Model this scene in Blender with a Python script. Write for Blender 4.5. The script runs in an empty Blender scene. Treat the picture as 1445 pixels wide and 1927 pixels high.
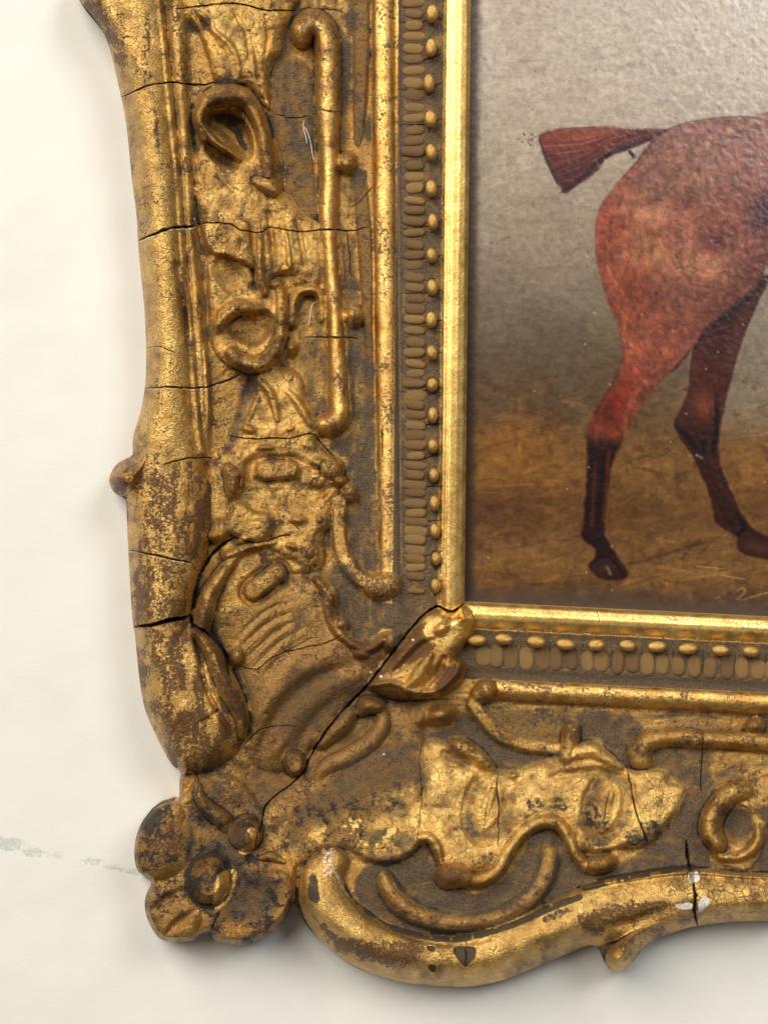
import bpy, math, random
import numpy as np
from mathutils import Vector

# ------------------------------------------------------------------ camera, light, exposure
C = bpy.context.scene
PX = 0.0002                    # metres per unit of the layout (one unit = one pixel of the photograph on the wall)
CX, CY, DIST = 722.5, 963.5, 3000.0
cam_d = bpy.data.cameras.new('camera')
cam = bpy.data.objects.new('camera', cam_d)
C.collection.objects.link(cam)
cam.location = (0, 0, DIST * PX)
cam_d.sensor_fit = 'VERTICAL'
cam_d.sensor_height = 36
cam_d.lens = 36 * DIST / 1927.0
cam_d.clip_start = 0.01
cam_d.clip_end = 50
C.camera = cam

W = bpy.data.worlds.new('World')
C.world = W
W.use_nodes = True
W.node_tree.nodes['Background'].inputs[0].default_value = (1.0, 0.93, 0.84, 1)
W.node_tree.nodes['Background'].inputs[1].default_value = 0.13


def area(name, loc, target, sx, sy, power, col):
    d = bpy.data.lights.new(name, 'AREA')
    d.shape = 'RECTANGLE'
    d.size, d.size_y = sx, sy
    d.energy = power
    d.color = col
    o = bpy.data.objects.new(name, d)
    C.collection.objects.link(o)
    o.location = loc
    o.rotation_euler = (Vector(target) - Vector(loc)).to_track_quat('-Z', 'Y').to_euler()
    return o


area('window_key', (-1.4, 1.85, 2.75), (0, 0, 0), 2.3, 2.5, 210.0, (1.0, 0.96, 0.90))
area('window_cool', (0.74, 0.78, 1.4), (0.1, 0.1, 0), 0.6, 0.5, 16.0, (0.86, 0.93, 1.0))
C.view_settings.view_transform = 'Standard'
C.view_settings.look = 'None'
C.view_settings.exposure = 0.0
C.view_settings.gamma = 1.0

# ------------------------------------------------------------------ grid and noise
S = 1.2
X0, X1, Y0, Y1 = 120.0, 1478.0, -34.0, 1880.0
gx = np.arange(X0, X1, S)
gy = np.arange(Y0, Y1, S)
NX, NY = len(gx), len(gy)
XX, YY = np.meshgrid(gx, gy)


def vnoise(cell, seed, xs=None, ys=None, cy=None):
    xs = gx if xs is None else xs
    ys = gy if ys is None else ys
    cy = cy or cell
    rng = np.random.RandomState(seed)
    fx = (xs - xs[0]) / cell
    fy = (ys - ys[0]) / cy
    g = rng.rand(int(fy[-1]) + 3, int(fx[-1]) + 3)
    ix, iy = fx.astype(int), fy.astype(int)
    tx, ty = fx - ix, fy - iy
    tx = tx * tx * (3 - 2 * tx)
    ty = ty * ty * (3 - 2 * ty)
    r0 = g[iy]
    r1 = g[iy + 1]
    rows = r0 + (r1 - r0) * ty[:, None]
    return rows[:, ix] * (1 - tx) + rows[:, ix + 1] * tx


def fbm(cell, seed, octs=3, xs=None, ys=None, cy=None):
    out = 0
    a = 1.0
    tot = 0
    for i in range(octs):
        f = 2 ** i
        out = out + a * vnoise(max(cell / f, 1.5), seed + 31 * i, xs, ys, (cy / f) if cy else None)
        tot += a
        a *= 0.55
    return out / tot


def sstep(a, b, x):
    t = np.clip((x - a) / (b - a), 0, 1)
    return t * t * (3 - 2 * t)


def spline(pts, step=6.0, closed=False):
    P = np.array(pts, float)
    n = len(P)
    out = []
    rng_ = range(n) if closed else range(n - 1)
    for i in rng_:
        if closed:
            p0, p1, p2, p3 = P[(i - 1) % n], P[i], P[(i + 1) % n], P[(i + 2) % n]
        else:
            p1, p2 = P[i], P[i + 1]
            p0 = P[i - 1] if i > 0 else 2 * p1 - p2
            p3 = P[i + 2] if i + 2 < n else 2 * p2 - p1
        k = max(1, int(math.hypot(*(p2 - p1)[:2]) / step))
        for j in range(k):
            t = j / k
            out.append(0.5 * ((2 * p1) + (p2 - p0) * t + (2 * p0 - 5 * p1 + 4 * p2 - p3) * t * t + (3 * p1 - p0 - 3 * p2 + p3) * t ** 3))
    if not closed:
        out.append(P[-1])
    return np.array(out)


class Grid:
    """distance fields of strokes and outlines on a regular lattice"""

    def __init__(s, xs, ys):
        s.xs, s.ys = xs, ys
        s.st = xs[1] - xs[0]
        s.sh = (len(ys), len(xs))

    def win(s, x0, x1, y0, y1):
        i0 = max(0, int((x0 - s.xs[0]) / s.st)); i1 = min(s.sh[1], int((x1 - s.xs[0]) / s.st) + 2)
        j0 = max(0, int((y0 - s.ys[0]) / s.st)); j1 = min(s.sh[0], int((y1 - s.ys[0]) / s.st) + 2)
        return i0, i1, j0, j1

    def stroke(s, P, fn, init=0.0):
        """P rows (x, y, r, h); fn(q, h, signed side) -> value, max over segments; returns (window, array)"""
        rm = P[:, 2].max() + 2
        a0, a1, b0, b1 = s.win(P[:, 0].min() - rm, P[:, 0].max() + rm, P[:, 1].min() - rm, P[:, 1].max() + rm)
        out = np.full((max(b1 - b0, 0), max(a1 - a0, 0)), init)
        if out.size == 0:
            return None, out
        if len(P) == 1:
            P = np.vstack([P, P + np.array([[0.01, 0, 0, 0]])])
        for k in range(len(P) - 1):
            p, q = P[k], P[k + 1]
            r = max(p[2], q[2]) + 1
            i0, i1, j0, j1 = s.win(min(p[0], q[0]) - r, max(p[0], q[0]) + r, min(p[1], q[1]) - r, max(p[1], q[1]) + r)
            if i1 <= i0 or j1 <= j0:
                continue
            x = s.xs[i0:i1][None, :]
            y = s.ys[j0:j1][:, None]
            d = q[:2] - p[:2]
            L2 = max(d @ d, 1e-9)
            t = np.clip(((x - p[0]) * d[0] + (y - p[1]) * d[1]) / L2, 0, 1)
            dist = np.hypot(x - p[0] - t * d[0], y - p[1] - t * d[1])
            rr = p[2] + (q[2] - p[2]) * t
            hh = p[3] + (q[3] - p[3]) * t
            v = np.where(dist < rr, fn(np.minimum(dist / rr, 1), hh), init)
            o = out[j0 - b0:j1 - b0, i0 - a0:i1 - a0]
            np.maximum(o, v, out=o)
        return (slice(b0, b1), slice(a0, a1)), out

    def inside(s, P):
        m = np.zeros(s.sh, bool)
        n = len(P)
        for k in range(n):
            x0, y0 = P[k][:2]
            x1, y1 = P[(k + 1) % n][:2]
            if y0 == y1:
                continue
            lo, hi = min(y0, y1), max(y0, y1)
            j0 = int(np.searchsorted(s.ys, lo)); j1 = int(np.searchsorted(s.ys, hi))
            if j1 <= j0:
                continue
            xi = x0 + (s.ys[j0:j1] - y0) * (x1 - x0) / (y1 - y0)
            m[j0:j1] ^= s.xs[None, :] > xi[:, None]
        return m

    def sdf(s, P, reach):
        """signed distance (negative inside), valid within reach of the outline"""
        n = len(P)
        Q = np.vstack([P, P[:1]])[:, :2]
        A = np.hstack([Q, np.full((n + 1, 1), reach), np.zeros((n + 1, 1))])
        w, v = s.stroke(A, lambda q, h: 1 - q)
        d = np.full(s.sh, reach, float)
        if w is not None:
            d[w] = (1 - v) * reach
        return np.where(s.inside(P), -d, d)


G = Grid(gx, gy)

# ------------------------------------------------------------------ outline of the frame (left and bottom arms and their corner)
OUT = spline([(120, -60), (138, -25), (150, 0), (185, 45), (205, 85), (220, 145), (229, 185), (238, 235), (246, 310), (250, 350), (258, 410), (260, 455),
              (266, 520), (272, 580), (275, 640), (275, 700), (272, 735), (265, 775), (252, 818), (250, 840), (250, 855), (240, 862), (222, 872),
              (208, 893), (207, 912), (218, 929), (234, 937), (238, 948), (240, 1000), (243, 1060), (247, 1130), (251, 1175), (255, 1200), (262, 1270), (272, 1330),
              (290, 1375), (310, 1415), (325, 1440), (340, 1453), (338, 1470), (338, 1500), (338, 1506), (320, 1508), (295, 1518), (272, 1540), (258, 1570),
              (253, 1605), (258, 1635), (272, 1650), (285, 1661), (279, 1675), (273, 1695), (275, 1720), (285, 1745), (300, 1765), (320, 1772),
              (350, 1772), (366, 1770), (378, 1758), (392, 1755), (402, 1768), (420, 1776), (465, 1778), (490, 1768), (515, 1752), (540, 1725),
              (551, 1698), (557, 1704), (578, 1742), (610, 1777), (656, 1813), (714, 1837), (772, 1851), (831, 1856), (889, 1856), (945, 1845), (983, 1830),
              (1041, 1806), (1094, 1783), (1114, 1779), (1126, 1786), (1135, 1803), (1143, 1821), (1161, 1830), (1178, 1823), (1200, 1799),
              (1211, 1784), (1246, 1763), (1287, 1748), (1316, 1742), (1374, 1735), (1445, 1733), (1500, 1735)], 5)
OUT = np.vstack([OUT, [[1500, -60]]])
REACH = 60.0
SD = G.sdf(OUT, REACH)

# opening of the frame: the sight line on the left and below, slightly out of square as in the photograph
x_in = 886 - 0.0108 * YY
y_in = 1133 + 0.050 * (XX - 876)
uL = x_in - XX
uB = YY - y_in
U = np.maximum(uL, uB)
LEFT = uL >= uB
KEEP = np.maximum(SD, -U)

# ------------------------------------------------------------------ carcass profile
prof_u = [-10, 0, 4, 20, 32, 50, 60, 122, 130, 135, 180, 190, 260, 340, 420, 470, 520, 560, 620, 700, 1000]
prof_h = [74, 76, 83, 90, 90, 80, 76, 76, 72, 72, 72, 70, 70, 78, 94, 108, 120, 128, 132, 130, 125]
LOWER = 24.0
_u = np.arange(-40, 1400, 1.0)
_h = np.interp(_u, prof_u, prof_h)
_k = np.hanning(13)
_h = np.convolve(np.pad(_h, 6, mode='edge'), _k / _k.sum(), 'valid')
H0 = np.interp(U, _u, _h)
# outer corner falls lower behind the flower
B = np.zeros_like(H0)          # relief applied on the carcass
ID = np.zeros(H0.shape, np.int16)
NAMES = {}


def pid(name):
    k = len(NAMES) + 1
    NAMES[k] = name
    return k


ID[:] = np.where(LEFT, pid('cove'), pid('cove'))
i_edge_l, i_edge_b = pid('sight_edge'), pid('sight_edge')
i_band_l, i_band_b = pid('bead_band'), pid('bead_band')
ID[LEFT & (U < 47)] = i_edge_l
ID[~LEFT & (U < 47)] = i_edge_b
ID[LEFT & (U >= 47) & (U < 131)] = i_band_l
ID[~LEFT & (U >= 47) & (U < 131)] = i_band_b
ID[(ID == 2)] = 2

M = {k: np.zeros_like(H0) for k in ('bole', 'dust', 'grime_shade', 'gesso', 'tone', 'crackle', 'bronze', 'smooth')}  # dust also holds shade painted into the relief hollows
M['tone'] += 0.5

rnd = lambda q: np.sqrt(np.maximum(1 - q * q, 0))
soft = lambda q: (1 - q * q) ** 2
para = lambda q: 1 - q * q
flat = lambda q: sstep(1.0, 0.55, q)
PROF = {'round': rnd, 'soft': soft, 'para': para, 'flat': flat}


def smax(a, b, k):
    h = np.clip(0.5 + 0.5 * (a - b) / k, 0, 1)
    return b + (a - b) * h + k * h * (1 - h)


def put(w, v, name, k=2.5, thr=2.5, mode='max'):
    if w is None:
        return
    b = B[w]
    if mode == 'add':
        new = b + v
    else:
        new = np.where(v > 0, np.maximum(smax(b, v, k) - k * 0.25 * (np.abs(b - v) < k), np.minimum(b, v)), b)
        new = np.where(v > 0, np.maximum(new, b), b)
    if name:
        i = name if isinstance(name, int) else pid(name)
        ID[w] = np.where((v > thr) & (new > b + 0.5), i, ID[w])
    B[w] = new


def stroke(pts, name=None, prof='round', k=2.5, step=5.0, mode='max', sp=True, thr=2.5):
    P = np.array(pts, float)
    if len(P) > 2 and sp:
        P = spline(P, step)
    w, v = G.stroke(P, lambda q, h: h * PROF[prof](q))
    put(w, v, name, k, thr, mode)


def blob(x, y, rx, ry, ang, h, name=None, prof='round', k=2.5, mode='max', thr=2.5):
    r = max(rx, ry) + 2
    i0, i1, j0, j1 = G.win(x - r, x + r, y - r, y + r)
    if i1 <= i0 or j1 <= j0:
        return
    w = (slice(j0, j1), slice(i0, i1))
    a = math.radians(ang)
    dx, dy = XX[w] - x, YY[w] - y
    px = dx * math.cos(a) + dy * math.sin(a)
    py = -dx * math.sin(a) + dy * math.cos(a)
    q = np.hypot(px / rx, py / ry)
    put(w, np.where(q < 1, h * PROF[prof](np.minimum(q, 1)), 0), name, k, thr, mode)


def plate(pts, h, edge, name=None, k=2.5, closed=True, curve=0.0, wob=2.0, mode='max'):
    """a raised area with a rounded rim"""
    P = spline(pts, 6, True)
    x0, x1, y0, y1 = P[:, 0].min() - 5, P[:, 0].max() + 5, P[:, 1].min() - 5, P[:, 1].max() + 5
    i0, i1, j0, j1 = G.win(x0, x1, y0, y1)
    w = (slice(j0, j1), slice(i0, i1))
    g = Grid(gx[i0:i1], gy[j0:j1])
    d = -g.sdf(P, 120.0) + (WOB[w] - 0.5) * wob * 2
    t = np.clip(d / edge, 0, 1)
    v = np.where(d > 0, h * np.sqrt(np.maximum(1 - (1 - t) ** 2, 0)) + curve * np.clip(d / 120, 0, 1), 0)
    put(w, v, name, k, 2.5, mode)
    return w, d


def carve(pts, depth_scale=1.0, prof='soft', sp=True, step=4.0):
    P = np.array(pts, float)
    if len(P) > 2 and sp:
        P = spline(P, step)
    w, v = G.stroke(P, lambda q, h: h * PROF[prof](q))
    if w is not None:
        B[w] -= v * depth_scale


def pit(x, y, rx, ry, ang, depth, prof='soft'):
    blob(x, y, rx, ry, ang, -depth, None, prof, mode='add')


def mask_poly(pts, blur=6.0, wob=6.0, step=6):
    P = spline(pts, step, True)
    x0, x1, y0, y1 = P[:, 0].min() - 20, P[:, 0].max() + 20, P[:, 1].min() - 20, P[:, 1].max() + 20
    i0, i1, j0, j1 = G.win(x0, x1, y0, y1)
    w = (slice(j0, j1), slice(i0, i1))
    g = Grid(gx[i0:i1], gy[j0:j1])
    d = g.sdf(P, 40.0) + (WOB[w] - 0.5) * 2 * wob
    return w, sstep(blur, -blur, d)


def paint_poly(ch, pts, amt, blur=6.0, wob=6.0):
    w, m = mask_poly(pts, blur, wob)
    M[ch][w] = M[ch][w] * (1 - m) + amt * m


def paint_stroke(ch, pts, amt=1.0, prof='flat', sp=True, wob=0.0):
    P = np.array([(p[0], p[1], p[2], 1.0) for p in pts], float)
    if len(P) > 2 and sp:
        P = spline(P, 4)
    w, v = G.stroke(P, lambda q, h: h * PROF[prof](q))
    if w is None:
        return
    if wob:
        v = np.clip(v * (1 + wob * (WOB[w] - 0.5) * 2), 0, 1)
    M[ch][w] = M[ch][w] * (1 - v) + amt * v


def paint_blob(ch, x, y, rx, ry, ang, amt, prof='soft'):
    r = max(rx, ry) + 2
    i0, i1, j0, j1 = G.win(x - r, x + r, y - r, y + r)
    if i1 <= i0 or j1 <= j0:
        return
    w = (slice(j0, j1), slice(i0, i1))
    a = math.radians(ang)
    dx, dy = XX[w] - x, YY[w] - y
    q = np.minimum(np.hypot((dx * math.cos(a) + dy * math.sin(a)) / rx, (-dx * math.sin(a) + dy * math.cos(a)) / ry), 1)
    v = PROF[prof](q)
    M[ch][w] = M[ch][w] * (1 - v) + amt * v


WOB = fbm(14, 5, 3)
LUMP = fbm(26, 8, 3)

# ------------------------------------------------------------------ outer rail, left arm
i_rail_l = pid('outer_rail')
R1 = [(288, -40), (298, 0), (312, 130), (322, 230), (333, 330), (338, 420), (345, 500), (353, 580), (360, 640), (365, 720), (370, 780), (378, 850)]
stroke([(205, -40, 95, 40), (228, 0, 82, 42), (262, 120, 55, 44), (277, 230, 46, 46), (290, 330, 46, 46), (298, 420, 43, 46), (306, 500, 41, 46), (312, 580, 42, 46), (318, 660, 44, 46),
        (318, 740, 48, 46), (314, 800, 56, 46), (315, 860, 68, 46), (318, 940, 80, 50), (318, 1000, 78, 52), (312, 1060, 70, 52), (304, 1130, 58, 52), (303, 1172, 54, 52)], i_rail_l, 'round', k=4)
stroke([(x, y, 12, 28) for x, y in R1], i_rail_l, 'para', k=5)
i_fil = pid('fillet')
stroke([(320, -40, 24, 26), (330, 0, 24, 26), (338, 130, 18, 24), (345, 230, 16, 22), (352, 330, 15, 22), (357, 420, 14, 22), (364, 500, 14, 22), (371, 580, 14, 22), (376, 660, 13, 22), (381, 740, 12, 20),
        (386, 820, 11, 14), (388, 860, 9, 5)], i_fil, 'para', k=3)
stroke([(384, 650, 5, 20), (390, 720, 5, 24), (392, 790, 5, 20), (390, 820, 4, 5)], i_fil, 'para')
carve([(333, 500, 9, 8), (343, 560, 9, 12), (350, 620, 9, 10), (352, 640, 6, 2)])
# lower bulging end of the left rail
i_end = pid('rail_end')
plate([(254, 1182), (300, 1176), (357, 1166), (384, 1186), (410, 1225), (432, 1275), (452, 1315), (469, 1345), (468, 1375), (450, 1408), (425, 1432), (395, 1449), (360, 1456), (335, 1452), (305, 1410), (272, 1335), (260, 1265)],
      48, 62, i_end, k=3, wob=1, curve=6)
stroke([(304, 1176, 56, 52), (312, 1220, 60, 54), (330, 1285, 66, 56), (352, 1345, 72, 56), (372, 1395, 58, 50)], i_end, 'round', k=4)
stroke([(366, 1190, 10, 56), (392, 1215, 20, 60), (412, 1260, 22, 62), (435, 1310, 24, 58), (452, 1350, 18, 50), (452, 1380, 14, 36)], 'leaf_strip', 'round', k=3)
carve([(362, 1180, 5, 8), (374, 1225, 6, 12), (384, 1280, 6, 11), (402, 1325, 6, 12), (428, 1368, 6, 10), (440, 1385, 4, 3)])
carve([(375, 1360, 3, 5), (395, 1350, 4, 9), (410, 1336, 4, 8)])
# nub on the outer edge
stroke([(268, 862, 18, 44), (248, 880, 28, 60), (236, 897, 30, 64), (230, 908, 26, 54)], 'nub', 'round', k=2)
stroke([(300, 800, 14, 40), (285, 850, 16, 46), (268, 865, 14, 44)], 'nub', 'para', k=5, thr=60)

# ------------------------------------------------------------------ outer rail, bottom arm
i_rail_b = pid('outer_rail')
stroke([(630, 1618, 24, 34), (606, 1650, 38, 42), (612, 1700, 46, 50), (655, 1752, 50, 54), (720, 1788, 48, 54), (800, 1808, 50, 54), (880, 1809, 52, 54), (960, 1788, 54, 54), (1040, 1755, 56, 54), (1110, 1725, 58, 54),
        (1180, 1706, 58, 54), (1290, 1692, 58, 54), (1380, 1690, 50, 52), (1445, 1690, 48, 52), (1500, 1690, 48, 52)], i_rail_b, 'round', k=3)
carve([(650, 1668, 5, 4), (680, 1715, 6, 7), (760, 1760, 7, 8), (850, 1778, 7, 7), (920, 1768, 6, 3)])
carve([(1110, 1755, 10, 4), (1180, 1738, 14, 10), (1260, 1712, 12, 8), (1320, 1700, 8, 2)])
stroke([(1163, 1806, 25, 52), (1185, 1785, 26, 56), (1220, 1757, 24, 52), (1270, 1735, 20, 44), (1310, 1725, 12, 40)], 'spur', 'round', k=4)
stroke([(1100, 1670, 9, 40), (1200, 1652, 9, 44), (1300, 1642, 9, 44), (1400, 1650, 9, 44), (1480, 1652, 9, 44)], i_rail_b, 'para', k=4)

# ------------------------------------------------------------------ narrow rails
i_nr = pid('narrow_rail')
stroke([(720, -40, 21, 19), (722, 200, 21, 19), (726, 600, 21, 19), (730, 900, 20, 18), (732, 1070, 19, 15), (733, 1100, 18, 8), (735, 1165, 16, 4)], i_nr, 'round', k=1.5)
i_nr2 = pid('narrow_rail')
stroke([(925, 1296, 17, 8), (960, 1299, 20, 17), (1200, 1311, 21, 19), (1500, 1327, 22, 19)], i_nr2, 'round', k=1.5)
stroke([(748, -40, 4, 5), (752, 600, 4, 5), (756, 1060, 4, 3)], i_nr, 'para')

# raised lip of the sight edges
stroke([(842, -40, 7, 5), (838, 300, 7, 5), (834, 800, 7, 5), (830, 1090, 6, 3)], i_edge_l, 'soft', mode='add')

# ------------------------------------------------------------------ upper left ornament
# leafy field at the very top
plate([(352, -40), (348, 20), (372, 60), (392, 110), (404, 150), (430, 160), (470, 165), (508, 208), (509, 150), (514, 122), (531, 98), (536, 60), (552, 22), (560, -40)], 20, 30, 'acanthus_leaf', k=3, curve=6)
stroke([(368, 20, 6, 6), (388, 48, 12, 10), (405, 75, 17, 14), (424, 110, 18, 15), (442, 138, 14, 10)], None, 'soft', mode='add', thr=99)
carve([(366, 22, 7, 7), (384, 46, 11, 15), (402, 72, 14, 20), (420, 105, 16, 20), (440, 138, 13, 13)])
stroke([(402, 60, 6, 5), (425, 75, 8, 8), (442, 100, 9, 9), (452, 130, 6, 4)], None, 'soft', mode='add')
# ear-shaped scroll
i_ear = pid('scroll_ear')
plate([(362, 205), (372, 180), (398, 165), (430, 156), (462, 163), (485, 188), (505, 230), (521, 285), (531, 330), (533, 372), (505, 385), (480, 400), (430, 410), (395, 405), (378, 380), (372, 300)], 18, 44, i_ear, k=3)
stroke([(385, 262, 10, 30), (376, 225, 14, 38), (388, 195, 18, 46), (420, 180, 22, 54), (455, 183, 20, 52), (478, 208, 17, 46), (494, 250, 16, 40), (500, 290, 16, 34), (505, 330, 16, 30)], i_ear, 'round', k=5)
stroke([(380, 235, 9, 38), (400, 262, 9, 40), (432, 285, 9, 36), (452, 300, 7, 28)], i_ear, 'round', k=4)
carve([(408, 228, 20, 30), (432, 236, 28, 36), (452, 262, 24, 34), (466, 290, 12, 16)], prof='para')
carve([(395, 280, 12, 12), (415, 296, 16, 20), (438, 308, 14, 15)], prof='para')
stroke([(482, 340, 14, 30), (508, 350, 20, 44), (514, 358, 18, 40)], 'knob', 'round', k=3)
carve([(480, 372, 14, 10), (500, 388, 18, 18), (530, 385, 12, 8)])
# field below the ear
plate([(368, 330), (420, 345), (480, 345), (535, 360), (575, 405), (608, 430), (610, 520), (590, 540), (560, 520), (520, 520), (500, 560), (480, 500), (430, 480), (392, 478), (380, 440)], 17, 26, 'acanthus_leaf', k=4, curve=4)
blob(520, 535, 20, 16, 0, 26, 'knob', 'soft', k=4)
blob(562, 530, 18, 15, 10, 26, 'knob', 'soft', k=4)
blob(540, 505, 22, 14, -10, 22, None, 'soft', k=4)
blob(490, 468, 34, 18, 10, 22, None, 'soft', k=4)
blob(575, 470, 18, 30, 0, 20, None, 'soft', k=4)
plate([(395, 478), (440, 488), (474, 505), (478, 545), (500, 540), (540, 545), (548, 590), (540, 660), (520, 690), (470, 690), (430, 690), (400, 650), (392, 560)], 13, 18, 'scroll_ear', k=4)
carve([(415, 505, 22, 10), (440, 525, 30, 14), (455, 545, 24, 10)], prof='para')
plate([(378, 412), (425, 408), (470, 410), (476, 460), (480, 506), (455, 496), (430, 487), (394, 474)], 24, 9, 'acanthus_leaf', k=2, curve=3, wob=1)
stroke([(486, 405, 12, 20), (489, 460, 14, 27), (491, 520, 13, 27), (500, 552, 12, 22)], 'leaf_strap', 'para', k=2)
stroke([(528, 400, 10, 18), (540, 450, 12, 24), (545, 500, 12, 25)], 'leaf_strap', 'para', k=3)
carve([(505, 400, 7, 5), (512, 450, 8, 9), (516, 505, 7, 8)])
carve([(560, 410, 6, 4), (566, 450, 7, 7), (574, 500, 6, 6)])
carve([(470, 60, 6, 3), (482, 100, 8, 6), (488, 150, 6, 5)])
carve([(440, 20, 6, 3), (462, 60, 7, 5), (470, 110, 6, 4)])
carve([(500, 30, 5, 3), (505, 70, 7, 5), (500, 100, 5, 3)])
carve([(405, 320, 6, 3), (430, 350, 8, 5), (455, 365, 6, 3)])
# small C scroll
i_c = pid('c_scroll')
stroke([(408, 628, 10, 14), (418, 602, 17, 32), (436, 584, 18, 36), (462, 578, 14, 30), (485, 585, 10, 18)], i_c, 'round', k=3)
carve([(452, 614, 26, 24), (478, 622, 30, 28), (494, 602, 22, 18)], prof='para')
stroke([(436, 664, 15, 30), (455, 680, 18, 40), (485, 686, 18, 42), (512, 668, 17, 38), (527, 630, 15, 32), (531, 585, 14, 28), (528, 550, 12, 24)], i_c, 'round', k=3)
# arch
stroke([(552, 610, 10, 16), (553, 570, 12, 20), (565, 548, 13, 22), (590, 545, 13, 22), (603, 560, 11, 18), (606, 600, 10, 12)], 'arch', 'para', k=4)
plate([(600, 440), (640, 440), (652, 560), (662, 700), (664, 790), (630, 815), (600, 805), (612, 760), (608, 640), (602, 560)], 7, 10, 'hook_backing', k=2)
# long hook
i_hook = pid('long_hook')
stroke([(570, 72, 19.8, 33.0), (571, 56, 24.2, 41.8), (586, 42, 26.4, 44.0), (606, 52, 25.3, 41.8), (615, 80, 25.3, 39.6), (617, 140, 25.3, 37.4), (617, 200, 24.2, 37.4), (618, 260, 20.9, 35.2), (619, 330, 18.7, 33.0), (617, 400, 18.7, 30.8), (620, 470, 15.4, 28.6), (626, 540, 16.5, 28.6), (630, 600, 16.5, 28.6),
        (634, 680, 19.8, 29.7), (638, 750, 20.9, 31.9), (637, 782, 22.0, 35.2), (625, 797, 24.2, 37.4), (612, 798, 22.0, 33.0)], i_hook, 'round', k=2)
stroke([(655, 296, 9, 22), (653, 304, 19, 31), (655, 318, 13, 16)], 'knob', 'round', k=2)
stroke([(664, 582, 12, 24), (668, 592, 18, 32), (668, 604, 15, 20)], 'knob', 'round', k=2)
stroke([(640, 300, 14, 12), (655, 303, 12, 12)], None, 'para', k=3)
stroke([(645, 596, 14, 14), (668, 594, 14, 14)], None, 'para', k=3)
# slight band between hook and narrow rail
stroke([(678, -40, 18, 9), (680, 60, 18, 10), (678, 160, 16, 10), (676, 240, 12, 7), (672, 270, 8, 3)], 'flat_band', 'flat')
stroke([(676, 330, 14, 4), (684, 420, 16, 8), (690, 520, 14, 9), (692, 600, 10, 9), (696, 700, 8, 5), (698, 800, 6, 2)], 'flat_band', 'flat')
plate([(515, 130), (545, 110), (585, 130), (590, 230), (592, 330), (600, 400), (560, 420), (535, 380), (535, 330), (520, 270), (511, 215)], 6, 18, 'cove_leaf', k=3)

# ------------------------------------------------------------------ middle and lower left
plate([(470, 700), (520, 690), (556, 700), (572, 720), (575, 745), (600, 790), (606, 815), (596, 832), (615, 850), (642, 870), (648, 905), (625, 925), (560, 930), (500, 930), (450, 935), (420, 920), (412, 870), (432, 840), (450, 800), (480, 745)],
      18, 26, 'rocaille_panel', k=4, curve=5)
plate([(400, 850), (480, 850), (600, 870), (640, 905), (628, 950), (612, 1000), (605, 1070), (520, 1090), (440, 1060), (396, 1010), (396, 930)], 13, 18, 'rocaille_panel', k=4, curve=3)
blob(548, 712, 16, 22, 0, 24, 'knob', 'soft', k=4)
blob(548, 655, 18, 22, 0, 18, None, 'soft', k=4)
stroke([(486, 712, 12, 24), (510, 742, 16, 30), (522, 790, 14, 26)], 'leaf_strap', 'para', k=3)
stroke([(540, 735, 12, 24), (562, 760, 15, 30), (585, 800, 13, 26)], 'leaf_strap', 'para', k=3)
blob(470, 808, 26, 16, 10, 28, None, 'para', k=3)
blob(545, 806, 24, 14, -8, 26, None, 'para', k=3)
blob(465, 770, 20, 60, 25, 14, None, 'soft', mode='add')
carve([(478, 705, 12, 6), (468, 745, 16, 12), (452, 790, 16, 12), (440, 826, 14, 8)])
i_pill = 'cartouche_boss'
carve([(485, 885, 34, 9), (555, 885, 34, 9)], prof='flat')
stroke([(498, 886, 25, 34), (545, 883, 24, 34)], i_pill, 'flat', k=1)
blob(622, 884, 27, 25, 0, 40, 'knob', 'round', k=4)
blob(600, 872, 22, 14, 20, 34, None, 'round', k=5)
blob(657, 926, 19, 20, 0, 24, 'knob', 'round', k=3)
# leaf tip against the rail
stroke([(428, 882, 12, 36), (440, 898, 20, 44), (440, 920, 18, 40), (436, 938, 10, 24)], 'leaf_tip', 'round', k=3)
carve([(452, 900, 4, 14), (450, 922, 4, 10)])
# ragged rocaille blob
plate([(398, 990), (402, 975), (425, 972), (440, 945), (465, 945), (480, 958), (505, 962), (518, 978), (515, 998), (500, 1018), (478, 1024), (455, 1016), (435, 1008), (425, 1018), (405, 1022), (390, 1010)], 30, 14, 'rocaille_blob', k=3)
blob(485, 990, 30, 26, 0, 34, None, 'soft', k=4)
plate([(500, 945), (560, 955), (608, 958), (622, 975), (616, 998), (600, 1012), (607, 1035), (602, 1062), (585, 1075), (566, 1070), (545, 1060), (520, 1050), (500, 1030), (515, 1000)], 20, 22, 'rocaille_lobe', k=3, curve=4)
blob(602, 978, 20, 20, 0, 34, 'knob', 'soft', k=5)
blob(585, 1042, 20, 28, 10, 34, 'knob', 'soft', k=5)
# shell fin
plate([(430, 1035), (470, 1020), (520, 1040), (560, 1065), (606, 1080), (625, 1100), (634, 1150), (652, 1188), (700, 1210), (755, 1185), (765, 1200), (735, 1240), (700, 1280), (640, 1340), (590, 1405), (540, 1450), (480, 1440), (470, 1360), (455, 1300), (430, 1240), (400, 1190), (372, 1170), (390, 1110), (410, 1065)],
      13, 66, 'shell', k=3, curve=12)
stroke([(380, 1180, 17, 44), (385, 1155, 19, 48), (396, 1118, 18, 44), (415, 1085, 15, 38), (436, 1058, 12, 30), (450, 1045, 8, 20)], 'shell_fin', 'round', k=3)
stroke([(430, 1045, 14, 32), (470, 1030, 14, 30), (520, 1020, 12, 24)], 'shell_fin', 'para', k=5)
carve([(478, 1112, 34, 10), (520, 1082, 34, 10)], prof='flat')
stroke([(476, 1113, 24, 36), (520, 1079, 23, 36)], i_pill, 'flat', k=1)
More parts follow.
